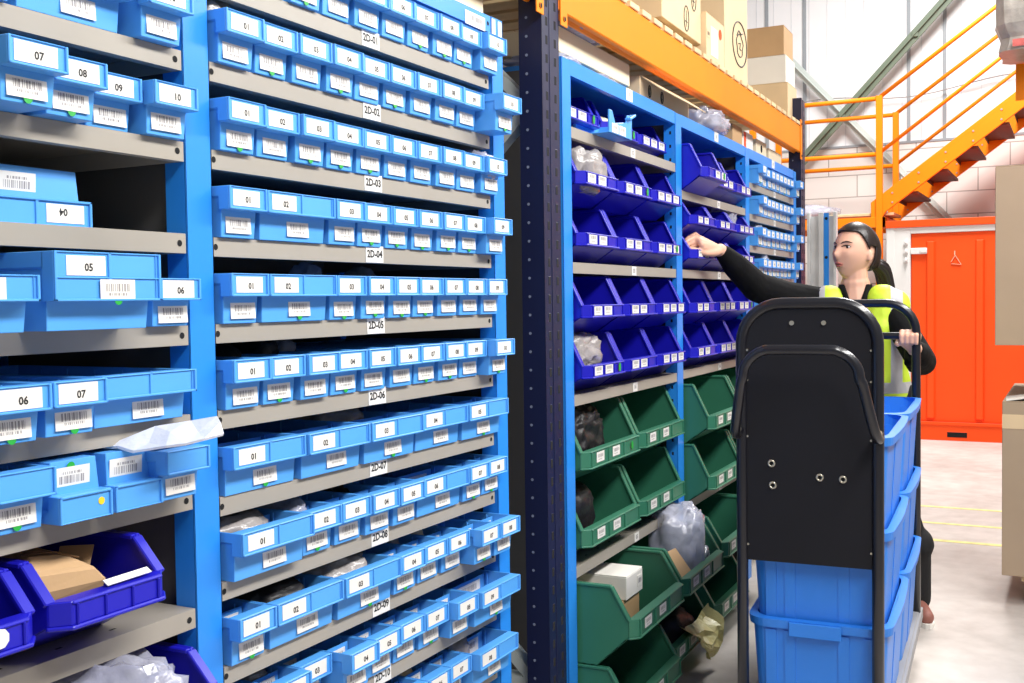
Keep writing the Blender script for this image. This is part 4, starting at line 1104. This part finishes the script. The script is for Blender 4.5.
for sg in (-1,1):
    top=V((nb.x,nb.y,1.288))+lf*.105*sg; tp2=V((nb.x,nb.y,1.280))+lf*(.148 if sg>0 else .172)*sg
    chain(b,[pel+lf*.06*sg,V((4.637,.787,1.02))+lf*.066*sg,che+lf*.088*sg+fw*.016-up*.02,top+fw*.012,top-fw*.03],[.136,.112,.112,.078,.078])
    chain(b,[che+lf*.10*sg+fw*.02-up*.04,tp2+fw*.012,tp2-fw*.03],[.095,.066,.066])
    chain(b,[che+lf*.088*sg-fw*.03,top-fw*.03],[.112,.078])
ve=pb(b,'vest',vest_mat()); remesh(ve,.006,2,.5)
# trousers and shoes
b=MB()
chain(b,[hipL+up*.05,kL,V((4.62,.600,.27)),aL-up*.01],[.115,.082,.086,.066]); chain(b,[hipR+up*.05,kR,V((4.67,.855,.27)),aR-up*.01],[.115,.082,.084,.066]); chain(b,[hipL+up*.06,hipR+up*.06],[.115,.115])
ball_tube(b,(4.60,.575,.31),(4.61,.582,.25),.075,.06)
t=pb(b,'trousers',TRS); remesh(t,.009,2,.5)
for a_,dr in ((aL,V((-.9,-.42,0))),(aR,V((-.95,.3,0)))):
    d=dr.normalized(); b=MB()
    chain(b,[V((a_.x,a_.y,.050))-d*.04,V((a_.x,a_.y,.046))+d*.08,V((a_.x,a_.y,.038))+d*.15],[.038,.036,.029]); 
    b.v=[(x,y,max(z,.012)) for x,y,z in b.v]
    o=pb(b,'shoe',SH_); remesh(o,.006,2)
    b=MB(); s_=d.cross(up); c=V((a_.x,a_.y,0))
    b.loft([[tuple(c+d*(.055+.135*math.cos(t_))+s_*(.043*math.sin(t_))+up*z) for t_ in [2*math.pi*k/18 for k in range(18)]] for z in (0,.018)],0); pb(b,'sole',WC)
# ------------------------------------------------------------------ world, lights, camera
def cam():
    c=bpy.data.cameras.new('camera'); o=bpy.data.objects.new('camera',c); COL.objects.link(o)
    yaw,pitch,roll=R(27.604),R(2.170),R(-.818)
    f=Vector((math.cos(yaw)*math.cos(pitch),math.sin(yaw)*math.cos(pitch),-math.sin(pitch)))
    ri=Vector((math.sin(yaw),-math.cos(yaw),0)); up=ri.cross(f)
    # image axes: x' = cos r * x - sin r * y(down)
    cr,sr=math.cos(roll),math.sin(roll)
    X=cr*ri+sr*up; Y=-sr*ri+cr*up
    M=Matrix((X,Y,-f)).transposed().to_4x4(); M.translation=(0,0,1.32)
    o.matrix_world=M
    c.sensor_width=36; c.lens=1079.8/1024*36; c.clip_start=.02; c.clip_end=200
    S.camera=o
cam()
#LIGHTS
w=bpy.data.worlds.new('world'); S.world=w; w.use_nodes=True
w.node_tree.nodes['Background'].inputs['Color'].default_value=(.93,.96,1,1); w.node_tree.nodes['Background'].inputs['Strength'].default_value=.13
def area(name,loc,size,power,rot=(0,0,0),color=(1,.98,.95)):
    l=bpy.data.lights.new(name,'AREA'); l.shape='RECTANGLE'; l.size,l.size_y=size; l.energy=power; l.color=color
    o=bpy.data.objects.new(name,l); COL.objects.link(o); o.location=loc; o.rotation_euler=rot
    return o
area('high_bay_light',(1.2,-.9,3.3),(3.2,.5),74,(R(38),0,0))
area('high_bay_light',(4.8,-.9,3.3),(3.2,.5),70,(R(38),0,0))
area('high_bay_light',(9.0,.6,5.8),(2.5,1.2),245)
S.view_settings.view_transform='Standard'; S.view_settings.look='None'; S.view_settings.gamma=1; S.view_settings.exposure=1.05
S.view_settings.use_curve_mapping=False
S.cycles.use_denoising=True
